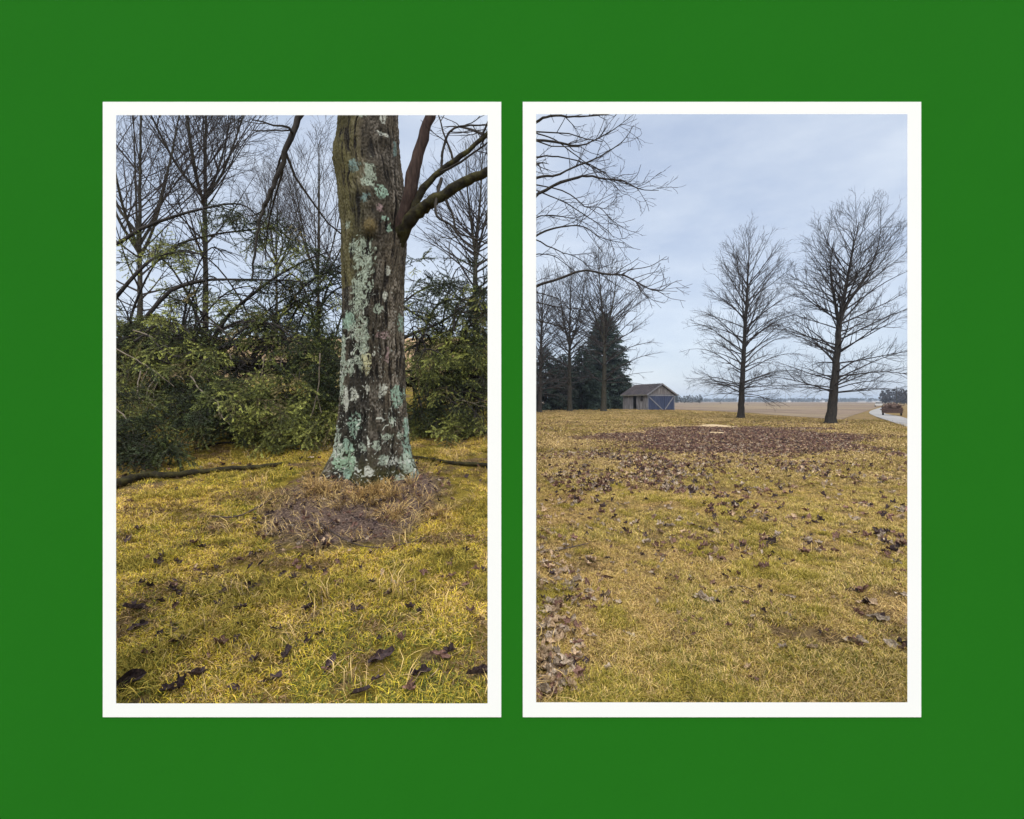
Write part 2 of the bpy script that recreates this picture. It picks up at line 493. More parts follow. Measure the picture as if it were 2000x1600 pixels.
def tubes(Ps, Rs, sides):
    """Ps (M,n,3), Rs (M,n) -> verts, quad faces"""
    Mn, n, _ = Ps.shape
    T = np.empty_like(Ps); T[:, 1:-1] = Ps[:, 2:] - Ps[:, :-2]; T[:, 0] = Ps[:, 1] - Ps[:, 0]; T[:, -1] = Ps[:, -1] - Ps[:, -2]
    T = norm(T)
    ov = norm(Ps[:, -1] - Ps[:, 0])
    ref = np.where(np.abs(ov[:, 2:3]) < 0.8, np.array([[0, 0, 1.0]]), np.array([[0.31, 0.95, 0]]))
    ref = np.repeat(ref[:, None, :], n, 1)
    A = norm(np.cross(T, ref)); B = np.cross(T, A)
    th = np.arange(sides) * 2 * np.pi / sides
    V = Ps[:, :, None, :] + Rs[:, :, None, None] * (A[:, :, None, :] * np.cos(th)[None, None, :, None] + B[:, :, None, :] * np.sin(th)[None, None, :, None])
    V = V.reshape(-1, 3)
    mm, kk, ss = np.meshgrid(np.arange(Mn), np.arange(n - 1), np.arange(sides), indexing='ij')
    a = (mm * n + kk) * sides + ss; b2 = (mm * n + kk) * sides + (ss + 1) % sides
    F = np.stack((a, b2, b2 + sides, a + sides), -1).reshape(-1, 4)
    return V, F

def join(parts):
    V = []; F = []; o = 0
    for v, f in parts:
        V.append(v); F.append(f + o); o += len(v)
    return np.concatenate(V), np.concatenate(F)

def spawn(rng, Pp, Rp, dens, lenf, ang, n, rmin, up=0.0, wig=0.12, tmin=0.2, tmax=1.0, plane=0.4, rk=0.65, jit=0.25):
    Mn, n0, _ = Pp.shape
    L = np.linalg.norm(np.diff(Pp, axis=1), axis=2).sum(1)
    cnt = rng.poisson(np.maximum(L * dens, 0.3))
    idx = np.repeat(np.arange(Mn), cnt)
    t = rng.uniform(tmin, tmax, len(idx)) ** 0.9
    f = np.minimum(t * (n0 - 1), n0 - 1.001); i = f.astype(int); a = (f - i)[:, None]
    pos = Pp[idx, i] * (1 - a) + Pp[idx, i + 1] * a
    d0 = norm(Pp[idx, i + 1] - Pp[idx, i]); pr = Rp[idx, i] * (1 - a[:, 0]) + Rp[idx, i + 1] * a[:, 0]
    v = rng.normal(size=(len(idx), 3)); v[:, 2] *= (1 - plane)
    v = norm(v - (v * d0).sum(1, keepdims=True) * d0)
    an = np.radians(ang) * rng.uniform(1 - jit, 1 + jit, len(idx))[:, None]
    d = d0 * np.cos(an) + v * np.sin(an)
    ln = lenf(L[idx], t) * rng.uniform(0.6, 1.25, len(idx))
    pts = [pos]
    for k in range(n - 1):
        d = norm(d + np.array([0, 0, 1.0]) * up + rng.normal(size=d.shape) * wig)
        pos = pos + d * (ln / (n - 1))[:, None]; pts.append(pos)
    Ps = np.stack(pts, 1)
    r0 = np.maximum(np.minimum(pr * rk, rmin + ln * 0.014), rmin)
    Rs = r0[:, None] + (rmin - r0)[:, None] * np.linspace(0, 1, n)[None, :] ** 0.8
    return Ps, Rs

def resample(pts, n):
    pts = np.asarray(pts, float)
    # Catmull-Rom through the points
    q = np.vstack((2 * pts[0] - pts[1], pts, 2 * pts[-1] - pts[-2]))
    out = []
    m_ = len(pts) - 1
    for u in np.linspace(0, m_, n):
        k = min(int(u), m_ - 1); t = u - k
        p0, p1, p2, p3 = q[k], q[k + 1], q[k + 2], q[k + 3]
        out.append(0.5 * ((2 * p1) + (-p0 + p2) * t + (2 * p0 - 5 * p1 + 4 * p2 - p3) * t * t + (-p0 + 3 * p1 - 3 * p2 + p3) * t ** 3))
    return np.array(out)

def bare_tree(name, seed, stems, crown, elev, n1, zlo, rmin=0.011, dens=(2.0, 3.0, 3.2), ups=(0.05, 0.08, 0.10), droop=0.0, l2=0.42, bark='bark_dark', ang=(42, 40, 40), upmain=None, twl=0.55, env=None, cen=None):
    """stems: list of (points(local), r0, r1, share). crown(h)->radius, elev(hfrac)->degrees. Returns [trunk mesh, crown mesh]"""
    rng = np.random.default_rng(seed)
    trunk_parts = []; L1P = []; L1R = []
    zs = [p for st in stems for p in (st[0][-1][2],)]
    top = max(zs); env = env or top * 1.06; mc = resample(stems[0][0], 30) if cen is None else None
    if cen is None: cen = lambda z: (np.interp(z, mc[:, 2], mc[:, 0]), np.interp(z, mc[:, 2], mc[:, 1]))
    for pts, r0, r1, share in stems:
        n = 44
        c = resample(pts, n); c[1:-1] += rng.normal(size=(n - 2, 3)) * r0 * 0.05
        t = np.linspace(0, 1, n)
        rr = r0 + (r1 - r0) * t ** 0.85
        if c[0][2] < 0.3:
            rr = rr * (1 + 0.38 * np.exp(-(c[:, 2] - c[0][2]) / (r0 * 0.9)))
        trunk_parts.append(tubes(c[None], rr[None], 12))
        z_here = c[:, 2]
        k = int(n1 * share)
        za_ = max(zlo, z_here[0]); hz = np.sort(za_ + (z_here[-1] * 0.985 - za_) * rng.uniform(0, 1, k) ** 1.35)
        for q, h in enumerate(hz):
            f = np.interp(h, z_here, np.arange(n)); i = min(int(f), n - 2); a = f - i
            p = c[i] * (1 - a) + c[i + 1] * a; r = rr[i] * (1 - a) + rr[i + 1] * a
            hf = (h - zlo) / (top - zlo)
            az = q * 2.39996 + rng.normal() * 0.5
            e = np.radians(elev(hf) + rng.normal() * 7)
            d = np.array((math.cos(az) * math.cos(e), math.sin(az) * math.cos(e), math.sin(e)))
            pos = p.copy(); pl = [pos.copy()]; st_ = 0.28; jt = rng.uniform(.80, 1.03); ax_ = c[-1] if len(stems) == 1 else 0 * c[-1]
            u_ = upmain(hf) if upmain else 0.04
            for s_ in range(40):
                d = norm(d + (np.array((0, 0, u_ - droop * (1 - hf) * min(1, s_ / 14.0))) + rng.normal(size=3) * 0.10) * .38)
                pos = pos + d * st_; pl.append(pos.copy())
                hz_ = (pos[2] - zlo) / (env - zlo); cxy = cen(pos[2])
                if s_ > 2 and (hz_ > 1 or math.hypot(pos[0] - cxy[0], pos[1] - cxy[1]) > crown(max(0, hz_)) * jt): break
            ln = len(pl) * st_; m_ = 9
            pl = np.array(pl); q_ = np.linspace(0, len(pl) - 1, m_ + 1); k_ = np.minimum(q_.astype(int), len(pl) - 2); pl = pl[k_] + (pl[k_ + 1] - pl[k_]) * (q_ - k_)[:, None]
            L1P.append(pl); rb = min(r * 0.5, 0.009 + ln * 0.0100)
            L1R.append(rb + (rmin * 1.2 - rb) * np.linspace(0, 1, m_ + 1) ** 0.75)
    L1P = np.array(L1P); L1R = np.maximum(np.array(L1R), rmin)
    L2P, L2R = spawn(rng, L1P, L1R, dens[0], lambda L, t: np.minimum(L, 4.5) * l2 * (1.1 - 0.8 * t) + 0.2, ang[0], 6, rmin, ups[0], 0.09, 0.15, 1.0, 0.45)
    L3P, L3R = spawn(rng, L2P, L2R, dens[1], lambda L, t: L * 0.45 * (1.2 - 0.7 * t) + 0.22, ang[1], 4, rmin * .85, ups[1], 0.10, 0.15, 1.0, 0.3)
    L4P, L4R = spawn(rng, np.concatenate((L3P, )), L3R, dens[2], lambda L, t: 0 * L + twl, ang[2], 3, rmin * .65, ups[2], 0.12, 0.25, 1.0, 0.2)
    tr = mesh('trunk', *join(trunk_parts), [M[bark]], True)
    cw = mesh('crown', *join([tubes(L1P, L1R, 6), tubes(L2P, L2R, 4), tubes(L3P, L3R, 3), tubes(L4P, L4R, 3)]), [M['twig']], False)
    return tr, cw

def place_tree(name, meshes, x, y, label, cat='tree', group=None, rz=0.0, sc=1.0, dz=-0.06):
    o = empty(name, (x, y, float(H(x, y)) + dz), rz)
    o.scale = (sc, sc, sc)
    tag(o, label, cat, group)
    obj('trunk', meshes[0], o); obj('crown', meshes[1], o)
    return o

# ---- the two lawn trees beyond the leaf patch
d1 = 45.0
b1 = P(1447, 816, d1); x1_, y1_ = b1[0], b1[1]; zg = float(H(x1_, y1_))
def loc(px, py, d, bx, by, bz): 
    p = P(px, py, d); return (p[0] - bx, p[1] - by, p[2] - bz)
st1 = [([(0, 0, 0), loc(1450, 740, d1, x1_, y1_, zg), loc(1455, 640, d1, x1_, y1_, zg), loc(1460, 550, d1, x1_, y1_, zg), loc(1464, 478, d1, x1_, y1_, zg)], 0.30, 0.02, 1.0)]
T1 = bare_tree('bare_tree', 11, st1, lambda h: np.interp(h, [0, .1, .3, .5, .7, .85, .95, 1], [4.0, 5.0, 5.0, 4.5, 3.7, 2.6, 1.4, .3]),
               lambda h: np.interp(h, [0, .1, .3, .6, 1], [4, 18, 34, 46, 60]), 92, 2.0, 0.0064, dens=(2.2, 3.0, 2.4), droop=0.28, upmain=lambda h: 0.02 + .05 * h, ups=(0.04, 0.10, 0.12), ang=(36, 34, 34), env=17.6, l2=.36, twl=.42)
place_tree('bare_tree', T1, x1_, y1_, 'slender bare tree with one straight trunk standing on the lawn edge before the field')
d2 = 36.0
b2_ = P(1622, 829, d2); x2_, y2_ = b2_[0], b2_[1]; zg2 = float(H(x2_, y2_))
L2_ = lambda px, py, dd=0: tuple(np.array(P(px, py, d2 + dd)) - np.array((x2_, y2_, zg2)))
st2 = [([(0, 0, 0), L2_(1628, 770), L2_(1634, 700), L2_(1640, 625), L2_(1650, 570, .3), L2_(1663, 500, .5), L2_(1678, 432, .8)], 0.36, 0.02, 0.74),
       ([L2_(1639, 632), L2_(1633, 600, -.3), L2_(1626, 560, -.6), L2_(1622, 520, -.8), L2_(1628, 470, -1)], 0.15, 0.02, 0.13),
       ([L2_(1641, 622), L2_(1656, 590, .3), L2_(1690, 540, .8), L2_(1712, 490, 1.1), L2_(1720, 450, 1.3)], 0.15, 0.02, 0.13)]
T2 = bare_tree('bare_tree', 23, st2, lambda h: np.interp(h, [0, .1, .3, .5, .7, .85, .95, 1], [4.4, 5.2, 5.2, 5.0, 4.2, 3.0, 1.7, .4]),
               lambda h: np.interp(h, [0, .1, .3, .6, 1], [8, 14, 24, 36, 52]), 108, 2.2, 0.0060, dens=(2.2, 3.0, 2.4), droop=0.14, upmain=lambda h: 0.03 + .05 * h, ups=(0.05, 0.10, 0.12), ang=(37, 35, 34), env=16.3, l2=.36, twl=.4,
               cen=lambda z: (np.interp(z, [0, 7, 17], [0.2, 1.0, 2.1]), 0.2))
place_tree('bare_tree', T2, x2_, y2_, 'broad bare tree with forked trunk and low spreading limbs nearest the road')

# ---- bare trees by the shed
T3 = bare_tree('bare_tree', 31, [([(0, 0, 0), (0.1, 0, 5), (0.05, 0, 9.5), (-0.3, .2, 14), (-0.6, .3, 19.4)], 0.34, 0.02, .6), ([(0.05, 0, 8.8), (.8, .2, 11.5), (1.4, .3, 14.5), (1.7, .4, 18.2)], .16, .02, .25), ([(0.05, 0, 8.5), (-.9, -.2, 11), (-1.9, -.3, 14), (-2.4, -.4, 17)], .15, .02, .25)],
               lambda h: np.interp(h, [0, .12, .35, .6, .85, 1], [6.6, 8.0, 7.8, 6.6, 4.0, .8]), lambda h: np.interp(h, [0, .1, .3, .6, 1], [10, 16, 28, 46, 60]), 84, 3.4, 0.0085,
               dens=(1.4, 1.8, 1.2), droop=0.12, upmain=lambda h: 0.05, ups=(0.05, 0.10, 0.12), bark='bark_grey', twl=.55, ang=(36, 34, 34), env=20.4, l2=.34)
pA = GRt(1179, 803.5); ya = 62.0
tA = place_tree('bare_tree', T3, .179 * ya, ya, 'large bare tree with spreading crown standing just before the pointed spruce', group=None)
yb_ = 64.0
tB = place_tree('bare_tree', T3, .113 * yb_, yb_, 'bare tree with pale mottled trunk on the lawn two trunks from the shed', rz=2.2, sc=0.93)
tC = place_tree('bare_tree', T1, .054 * 60, 60, 'dark bare tree trunk farthest from the shed, beside the white frame', rz=1.0, sc=1.02)

# ---- bare trees on the bank behind the fallen spruce
def vase(seed, hgt, fork, spread, r0, nst, n1):
    rng = np.random.default_rng(seed)
    sts = [([(0, 0, 0), (.03, 0, fork * .5), (0, .02, fork), (.05, 0, fork + (hgt - fork) * .5), (.1, 0, hgt)], r0, .015, .3)]
    for k in range(nst):
        a = k * 2 * math.pi / nst + rng.uniform(-.4, .4); f0 = fork * rng.uniform(.82, 1.0)
        sp = spread * rng.uniform(.6, 1.1)
        sts.append(([(0, 0, f0), (math.cos(a) * sp * .35, math.sin(a) * sp * .35, f0 + (hgt - fork) * .18), (math.cos(a) * sp * .7, math.sin(a) * sp * .7, f0 + (hgt - fork) * .5), (math.cos(a) * sp, math.sin(a) * sp, f0 + (hgt - fork) * .85)], r0 * .5, .015, .7 / nst))
    return bare_tree('bare_tree', seed, sts, lambda h: np.interp(h, [0, .3, .7, 1], [2.2, 3.2, 3.2, 1.6]), lambda h: np.interp(h, [0, .2, .6, 1], [22, 40, 55, 70]), n1, fork * .45, 0.006,
                     dens=(2.3, 2.4, 1.7), droop=0.05, upmain=lambda h: 0.07, ups=(0.06, 0.09, 0.1), bark='bark_grey', twl=.4)
T4 = vase(41, 13.0, 7.0, 2.6, 0.13, 5, 56)
T5 = vase(43, 12.0, 5.0, 2.4, 0.12, 6, 60)
y4 = 20.0
place_tree('bare_tree', T4, -.600 * y4, y4, 'slim bare tree forking into a spray of upright stems above the fallen spruce', group=None)
place_tree('bare_tree', T5, -.728 * 18.5, 18.5, 'bare tree of many upright stems nearest the outer frame edge above the fallen spruce', group=None)
place_tree('bare_tree', T5, -.378 * 27, 27, 'faint thin bare tree just beside the lichen-covered trunk behind the fallen spruce', rz=2.0, sc=.95)
place_tree('bare_tree', T4, -.46 * 32, 32, 'distant bare sapling between the forked tree and the lichen-covered trunk', rz=1.0, sc=.85)
place_tree('bare_tree', T3, -.07 * 30, 30, 'bare tree with dense fine twigs behind the mossy limb', rz=4.0, sc=.66)

# ------------------------------------------------------------------ standing spruces
def spruce_mesh(seed, h, rad, nb=150, full=0.0):
    rng = np.random.default_rng(seed)
    tr = mesh('trunk', *tubes(np.array([[(0, 0, 0), (0, 0, h * .5), (0, 0, h)]], float), np.array([[.22, .13, .02]]), 8), [M['spruce_bark']], True)
    V = []; F = []; n0 = 0
    for k in range(nb):
        t = (k + .5) / nb
        z = h * (0.04 + 0.95 * t ** 0.9); R_ = rad * ((1 - t) ** (0.62 + full)) * rng.uniform(.75, 1.1) + .12
        az = k * 2.39996 + rng.normal() * .4
        ns = max(5, int(R_ * 11))
        for s in range(ns):
            f = (s + rng.uniform(0, 1)) / ns; f = 0.12 + .88 * f
            dr = -0.30 * R_ * f * f * (1 - t) + .16 * R_ * f * t + 0.10 * R_ * max(0, f - .7)
            base = np.array((math.cos(az) * R_ * f, math.sin(az) * R_ * f, z + dr))
            for q in range(4):
                a2 = az + rng.normal() * .85
                ln = rng.uniform(.28, .62) * (0.55 + .5 * (1 - t))
                d = np.array((math.cos(a2), math.sin(a2), rng.uniform(-.75, .15))); d /= np.linalg.norm(d)
                sd_ = np.cross(d, rng.normal(size=3)); sd_ /= np.linalg.norm(sd_)
                wdt = ln * rng.uniform(.10, .2)
                p0 = base + rng.normal(size=3) * .06
                V += [p0 - sd_ * wdt * .5, p0 + d * ln * .55 - sd_ * wdt, p0 + d * ln, p0 + d * ln * .5 + sd_ * wdt]
                F.append((n0, n0 + 1, n0 + 2, n0 + 3)); n0 += 4
    return tr, mesh('crown', V, F, [M['needle_far']])
S1 = spruce_mesh(5, 14.0, 4.4, 420, -.12)
S2 = spruce_mesh(6, 9.0, 4.2, 170, .1)
def sp(px, y, m_, label, sc, rz): place_tree('spruce_tree', m_, (px - 1000) * y / 1000, y, label, 'spruce', 'evergreens behind the bare trees', rz, sc)
sp(1181, 88, S1, 'tall pointed dark spruce standing next to the old shed', 1.20, 0)
sp(1222, 92, S2, 'low spruce half hidden behind the shed roof', .62, 1)
sp(1136, 72, S2, 'shorter spruce touching the tall pointed spruce on its far side from the shed', 1.0, 2)
sp(1100, 73, S2, 'bushy spruce behind the pale mottled trunk', .90, 3)
sp(1066, 71, S2, 'bushy spruce behind the dark trunk beside the white frame', .98, 4.3)
sp(1160, 78, S2, 'small spruce filling the foot of the tall pointed spruce', .66, 5.3)

# ------------------------------------------------------------------ shed
M['grey_wood'] = nmat('grey_wood', [(0.07, 0.068, 0.072), (0.24, 0.235, 0.25), (0.46, 0.45, 0.47)], 3.5, (2.2, 2.2, 0.25), bmp=0.4, lo=.25, hi=.75)
M['grey_wood_dark'] = nmat('grey_wood_dark', [(0.07, 0.065, 0.063), (0.17, 0.155, 0.155), (0.28, 0.265, 0.265)], 3.5, (2, 2, .25), bmp=.4)
M['blue_paint'] = nmat('blue_paint', [(0.030, 0.040, 0.078), (0.042, 0.055, 0.105), (0.075, 0.088, 0.14)], 3.0, (2, 2, .3), rough=.7)
M['white_trim'] = nmat('white_trim', [(0.13, 0.135, 0.155), (0.24, 0.24, 0.26)], 4)
M['roof_metal'] = nmat('roof_metal', [(0.030, 0.027, 0.031), (0.055, 0.046, 0.050), (0.085, 0.068, 0.066)], 1.2, rough=.6, spec=.3)
M['roof_edge'] = nmat('roof_edge', [(0.13, 0.13, 0.10), (0.30, 0.29, 0.26)], 2.5)
M['interior'] = nmat('interior', [(0.03, 0.027, 0.025), (0.06, 0.055, 0.05)], 2)
SW, SL, SHW, SHA = 4.6, 6.13, 2.35, 3.72
ys_ = 72.0; xs_ = .2644 * ys_
shed = empty('shed', (xs_, ys_, float(H(xs_, ys_)) - .02), R(20.8))
tag(shed, 'weathered grey board shed with blue double doors under the low gable roof', 'shed')
rs = random.Random(4)
def boards_x(mb, y, a0, a1, topf, botf=lambda a: 0, out=-1, skip=()):
    a = a0
    while a < a1 - .02:
        wdt = min(rs.uniform(.15, .24), a1 - a); th = .022 + rs.uniform(0, .022); zb_ = botf(a) + rs.uniform(0, .05)
        zt_ = min(topf(a), topf(a + wdt))
        mb.box((a + wdt / 2, y + out * th / 2, (zb_ + zt_) / 2), (wdt - .016, th, zt_ - zb_)); a += wdt
def boards_y(mb, x, b0, b1, z0_, z1_, out=-1):
    a = b0
    while a < b1 - .02:
        wdt = min(rs.uniform(.15, .24), b1 - a); th = .022 + rs.uniform(0, .025); zz = z0_ + (rs.uniform(0, .07) if z0_ == 0 else 0)
        mb.box((x + out * th / 2, a + wdt / 2, (zz + z1_) / 2), (th, wdt - .018, z1_ - zz)); a += wdt
# side wall with open doorway and small window
mb = MB(); boards_y(mb, 0, 0, .95, 0, SHW); boards_y(mb, 0, .95, 1.55, 0, 1.32); boards_y(mb, 0, .95, 1.55, 2.12, SHW); boards_y(mb, 0, 1.55, 2.55, 0, SHW)
boards_y(mb, 0, 2.55, 3.5, 2.08, SHW); boards_y(mb, 0, 3.5, SL, 0, SHW)
side = mb.build('side_wall', M['grey_wood'], shed)
mb = MB(); apex = lambda a: SHW + (SHA - SHW) * (1 - abs(a - SW / 2) / (SW / 2))
boards_x(mb, 0, 0, SW, lambda a: apex(a) - .03, lambda a: 2.22)
mb.build('gable', M['grey_wood_dark'], shed)
mb = MB(); boards_x(mb, SL, 0, SW, lambda a: apex(a) - .03, lambda a: 0, 1); mb.build('back_wall', M['grey_wood'], shed)
mb = MB(); boards_y(mb, SW, 0, SL, 0, SHW, 1); mb.build('side_wall', M['grey_wood'], shed)
mb = MB(); mb.box((SW / 2, SL / 2, .02), (SW - .1, SL - .1, .04)); mb.build('floor', M['interior'], shed)
for q in (.05, SW - .05): MB().box((q, -.03, SHW / 2), (.12, .12, SHW)).build('corner_post', M['white_trim'], shed)
mb = MB(); mb.box((SW / 2, -.075, 2.12), (SW - .05, .07, .2)); mb.build('header_rail', M['white_trim'], shed)
for a0, a1, bx0, bx1 in ((.12, 2.8, .2, 2.5), (2.83, SW - .12, SW - .2, 2.95)):
    mb = MB(); boards_x(mb, -.02, a0, a1, lambda a: 2.02, lambda a: .06); dr = mb.build('door', M['blue_paint'], shed)
    mb = MB(); mb.bar((bx0, -.085, 1.92), (bx1, -.085, .1), .03, .15); mb.build('brace', M['white_trim'], dr)
mb = MB()
for q in (2.5, 3.5): mb.box((-.03, q, 1.04), (.07, .1, 2.08))
mb.box((-.03, 3.0, 2.12), (.075, 1.1, .1)); mb.build('door_frame', M['grey_wood'], shed)
wn = MB()
for q in (.93, 1.57): wn.box((-.035, q, 1.72), (.08, .08, .9))
wn.box((-.035, 1.25, 1.3), (.09, .72, .08)).box((-.035, 1.25, 2.16), (.085, .72, .07)).box((-.03, 1.25, 1.72), (.05, .04, .82))
wo_ = wn.build('window', M['grey_wood_dark'], shed)
gm_, gnt, gb = new_mat('old_glass', .25, .5); gb.inputs['Base Color'].default_value = (.02, .02, .025, 1); M['glass'] = gm_
MB().box((-.01, 1.25, 1.72), (.012, .6, .82)).build('pane', M['glass'], wo_)
# roof: two slopes of ribbed sheets
ov, oe = .28, .3
for sgn, name in ((1, 'near'), (-1, 'far')):
    e = Vector((-oe if sgn > 0 else SW + oe, 0, SHW - oe * (SHA - SHW) / (SW / 2)))
    rdg = Vector((SW / 2, 0, SHA + .03))
    up = (rdg - e); ln = up.length; q = up.normalized(); nrm = Vector((-q.z, 0, q.x)) if sgn > 0 else Vector((q.z, 0, -q.x))
    nb_ = 12; pw_ = (SL + 2 * ov) / nb_; roof = None
    mb = MB()
    for k in range(nb_):
        y0 = -ov + k * pw_; sag = rs.uniform(0, .02)
        pts = [e + Vector((0, y0, .02 + sag)), e + Vector((0, y0 + pw_, .02 + sag)), rdg + Vector((0, y0 + pw_, .02)), rdg + Vector((0, y0, .02))]
        mb.prism(pts, nrm * .03)
        mb.bar(e + Vector((0, y0, .05)) + nrm * .03, rdg + Vector((0, y0, .05)) + nrm * .03, .05, .05)
    roof = mb.build('roof', M['roof_metal'], shed)
    mb = MB(); mb.bar(e + Vector((0, -ov - .02, -.02)), e + Vector((0, SL + ov, -.02)), .04, .14); mb.build('fascia', M['roof_edge'], roof)
    mb = MB(); mb.bar(e + Vector((0, -ov - .03, -.03)), rdg + Vector((0, -ov - .03, -.03)), .04, .16); mb.build('bargeboard', M['white_trim'] if sgn > 0 else M['grey_wood_dark'], roof)

# ------------------------------------------------------------------ far things beyond the lawn
M['far_twig'] = nmat('far_twig', [(0.045, 0.042, 0.048), (0.08, 0.072, 0.078)], .2)
M['far_green'] = nmat('far_green', [(0.030, 0.036, 0.036), (0.06, 0.065, 0.06)], .02)
M['barn_white'] = nmat('barn_white', [(0.6, 0.6, 0.6), (0.72, 0.72, 0.72)], .5)
M['barn_roof'] = nmat('barn_roof', [(0.2, 0.2, 0.21), (0.3, 0.3, 0.31)], .5)
def treeline(name, seed, pts, hgt, m, dep, n, spr=1.0, nq=26):
    rng = np.random.default_rng(seed); V = []; F = []; n0 = 0
    for k in range(n):
        x, y = pts(rng.uniform()); y += rng.uniform(-dep, dep); h = hgt * rng.uniform(.65, 1.15); z0_ = float(H(x, y))
        for q in range(nq):
            a = rng.uniform(0, 6.28); f = rng.uniform(0, 1); rr = h * .36 * spr * math.sqrt(max(0.05, 1 - (2 * f - .9) ** 2)) * rng.uniform(.3, 1)
            c = np.array((x + math.cos(a) * rr, y + math.sin(a) * rr, z0_ + h * (.12 + .88 * f)))
            s_ = h * .13 * (26 / nq) ** .6
            V += [c + rng.normal(size=3) * s_ for _ in range(3)]; F.append((n0, n0 + 1, n0 + 2)); n0 += 3
        V += [np.array((x - h * .02, y, z0_)), np.array((x + h * .02, y, z0_)), np.array((x, y, z0_ + h * .7))]; F.append((n0, n0 + 1, n0 + 2)); n0 += 3
    o = obj(name, mesh(name, V, F, [m])); return o
tag(treeline('treeline', 1, lambda u: (60 + 1500 * u, 1500.0 - 200 * u), 9.0, M['far_green'], 80, 1700), 'bluish line of woods along the far horizon beyond the field', 'woods', kind='stuff')
tag(treeline('treeline', 2, lambda u: (105 + 60 * u, 420.0 + 30 * u), 6.5, M['far_green'], 12, 40, 1.0, 90), 'grey clump of trees at the field end just past the shed', 'woods', kind='stuff')
tag(treeline('forest', 3, lambda u: (222 + 70 * u, 300.0 - 20 * u), 8.0, M['far_twig'], 14, 240, .8, 130), 'dark brown leafless wood standing beyond the road and trailer', 'woods', kind='stuff')
def barn(px, y, wd, ln, h, label):
    x = (px - 1000) * y / 1000; o = empty('barn', (x, y, float(H(x, y))), .2); tag(o, label, 'barn', None)
    MB().box((0, 0, h / 2), (wd, ln, h)).build('wall', M['barn_white'], o)
    MB().prism([(-wd / 2 - .3, -ln / 2 - .3, h), (wd / 2 + .3, -ln / 2 - .3, h), (wd / 2 + .3, 0, h + ln * .22), (-wd / 2 - .3, 0, h + ln * .22)], (0, 0, .2)).prism([(-wd / 2 - .3, ln / 2 + .3, h), (wd / 2 + .3, ln / 2 + .3, h), (wd / 2 + .3, 0, h + ln * .22), (-wd / 2 - .3, 0, h + ln * .22)], (0, 0, .2)).build('roof', M['barn_roof'], o)
barn(1540, 900, 5, 5, 2.2, 'tiny white barn on the horizon between the two lawn trees')
barn(1606, 800, 5, 5, 2.2, 'tiny white barn just beside the trunk of the broad forked tree')
barn(1682, 850, 14, 5, 1.3, 'long low white barn on the horizon past the forked tree')
barn(1707, 850, 12, 5, 1.3, 'long low white barn on the horizon nearest the road')
up_ = empty('utility_pole', (.7512 * 200, 200, float(H(150, 200)))); tag(up_, 'thin utility pole before the dark wood by the road', 'pole')
MB().cyl((0, 0, -.2), (0, 0, 7.4), .14, .10, 8).build('pole', M['bark_grey'], up_)
MB().box((0, 0, 6.9), (1.6, .1, .12)).build('crossarm', M['bark_grey'], up_)

# trailer heaped with brush
M['rust'] = nmat('rust', [(0.05, 0.032, 0.028), (0.11, 0.07, 0.055)], 3)
M['tyre'] = nmat('tyre', [(0.012, 0.012, 0.012), (0.022, 0.022, 0.022)], 6)
M['brush'] = nmat('brush', [(0.05, 0.032, 0.028), (0.14, 0.092, 0.078), (0.30, 0.22, 0.18)], 3)
tx, ty = GRt(1742, 812.5)
tr_ = empty('utility_trailer', (tx, ty, float(H(tx, ty)) + .03), R(-34)); tag(tr_, 'low utility trailer heaped with brown brush at the bend of the road', 'trailer')
MB().box((0, 0, .32), (1.75, 2.6, .1)).build('bed', M['rust'], tr_)
for sx in (-.85, .85):
    mb = MB()
    for q in (-1.2, -.4, .4, 1.2): mb.box((sx, q, .62), (.05, .06, .5))
    for zz in (.55, .8): mb.box((sx * 1.04, 0, zz), (.03, 2.5, .08))
    mb.build('side_rail', M['rust'], tr_)
mb = MB(); mb.box((0, -1.28, .44), (1.72, .04, .16)).box((0, -1.285, .66), (1.72, .04, .2)); mb.build('tailboard', M['rust'], tr_)
for sx in (-.8, .8): MB().cyl((sx * .9, -.2, .24), (sx * 1.1, -.2, .24), .25, .25, 14).build('wheel', M['tyre'], tr_)
rng = np.random.default_rng(8)
cc = rng.uniform((-.8, -1.2, .4), (.8, 1.2, 1.12), (620, 3)); dd = norm(rng.normal(size=(620, 3)) * (1, 1, .5)) * rng.uniform(.1, .35, (620, 1)); cc[:, 2] += .12 * (1 - (cc[:, 0] / .8) ** 2)
bp = np.stack((cc - dd, cc + rng.normal(size=cc.shape) * .03, cc + dd), 1); bp[:, :, 2] = np.maximum(bp[:, :, 2], .38)
tag(obj('brush_load', mesh('brush_load', *tubes(bp, np.full((620, 3), .02), 3), [M['brush']]), tr_), kind='stuff')

# far car on the road
M['car_paint'] = nmat('car_paint', [(0.62, 0.62, 0.6), (0.68, 0.68, 0.66)], 1, rough=.3, spec=.5)
cx_, cy_ = .7165 * 150, 150.0
car = empty('car', (cx_, cy_, float(H(cx_, cy_)) + .05), R(-37)); tag(car, 'small pale car far off on the road past the trailer', 'car')
bm_ = MB(); bm_.prism([(-.85, -2.1, .35), (.85, -2.1, .35), (.85, -2.15, .85), (-.85, -2.15, .85)], (0, 4.2, 0)); bm_.build('body', M['car_paint'], car)
MB().prism([(-.8, -1.6, .85), (.8, -1.6, .85), (.68, -1.1, 1.38), (-.68, -1.1, 1.38)], (0, 2.4, 0)).build('windscreen', M['glass'], car)
MB().prism([(-.68, -1.05, 1.38), (.68, -1.05, 1.38), (.6, -.95, 1.46), (-.6, -.95, 1.46)], (0, 2.2, 0)).build('roof', M['car_paint'], car)
for sx in (-.85, .85):
    for sy in (-1.35, 1.35): MB().cyl((sx - .1, sy, .3), (sx + .1, sy, .3), .32, .32, 12).build('wheel', M['tyre'], car)

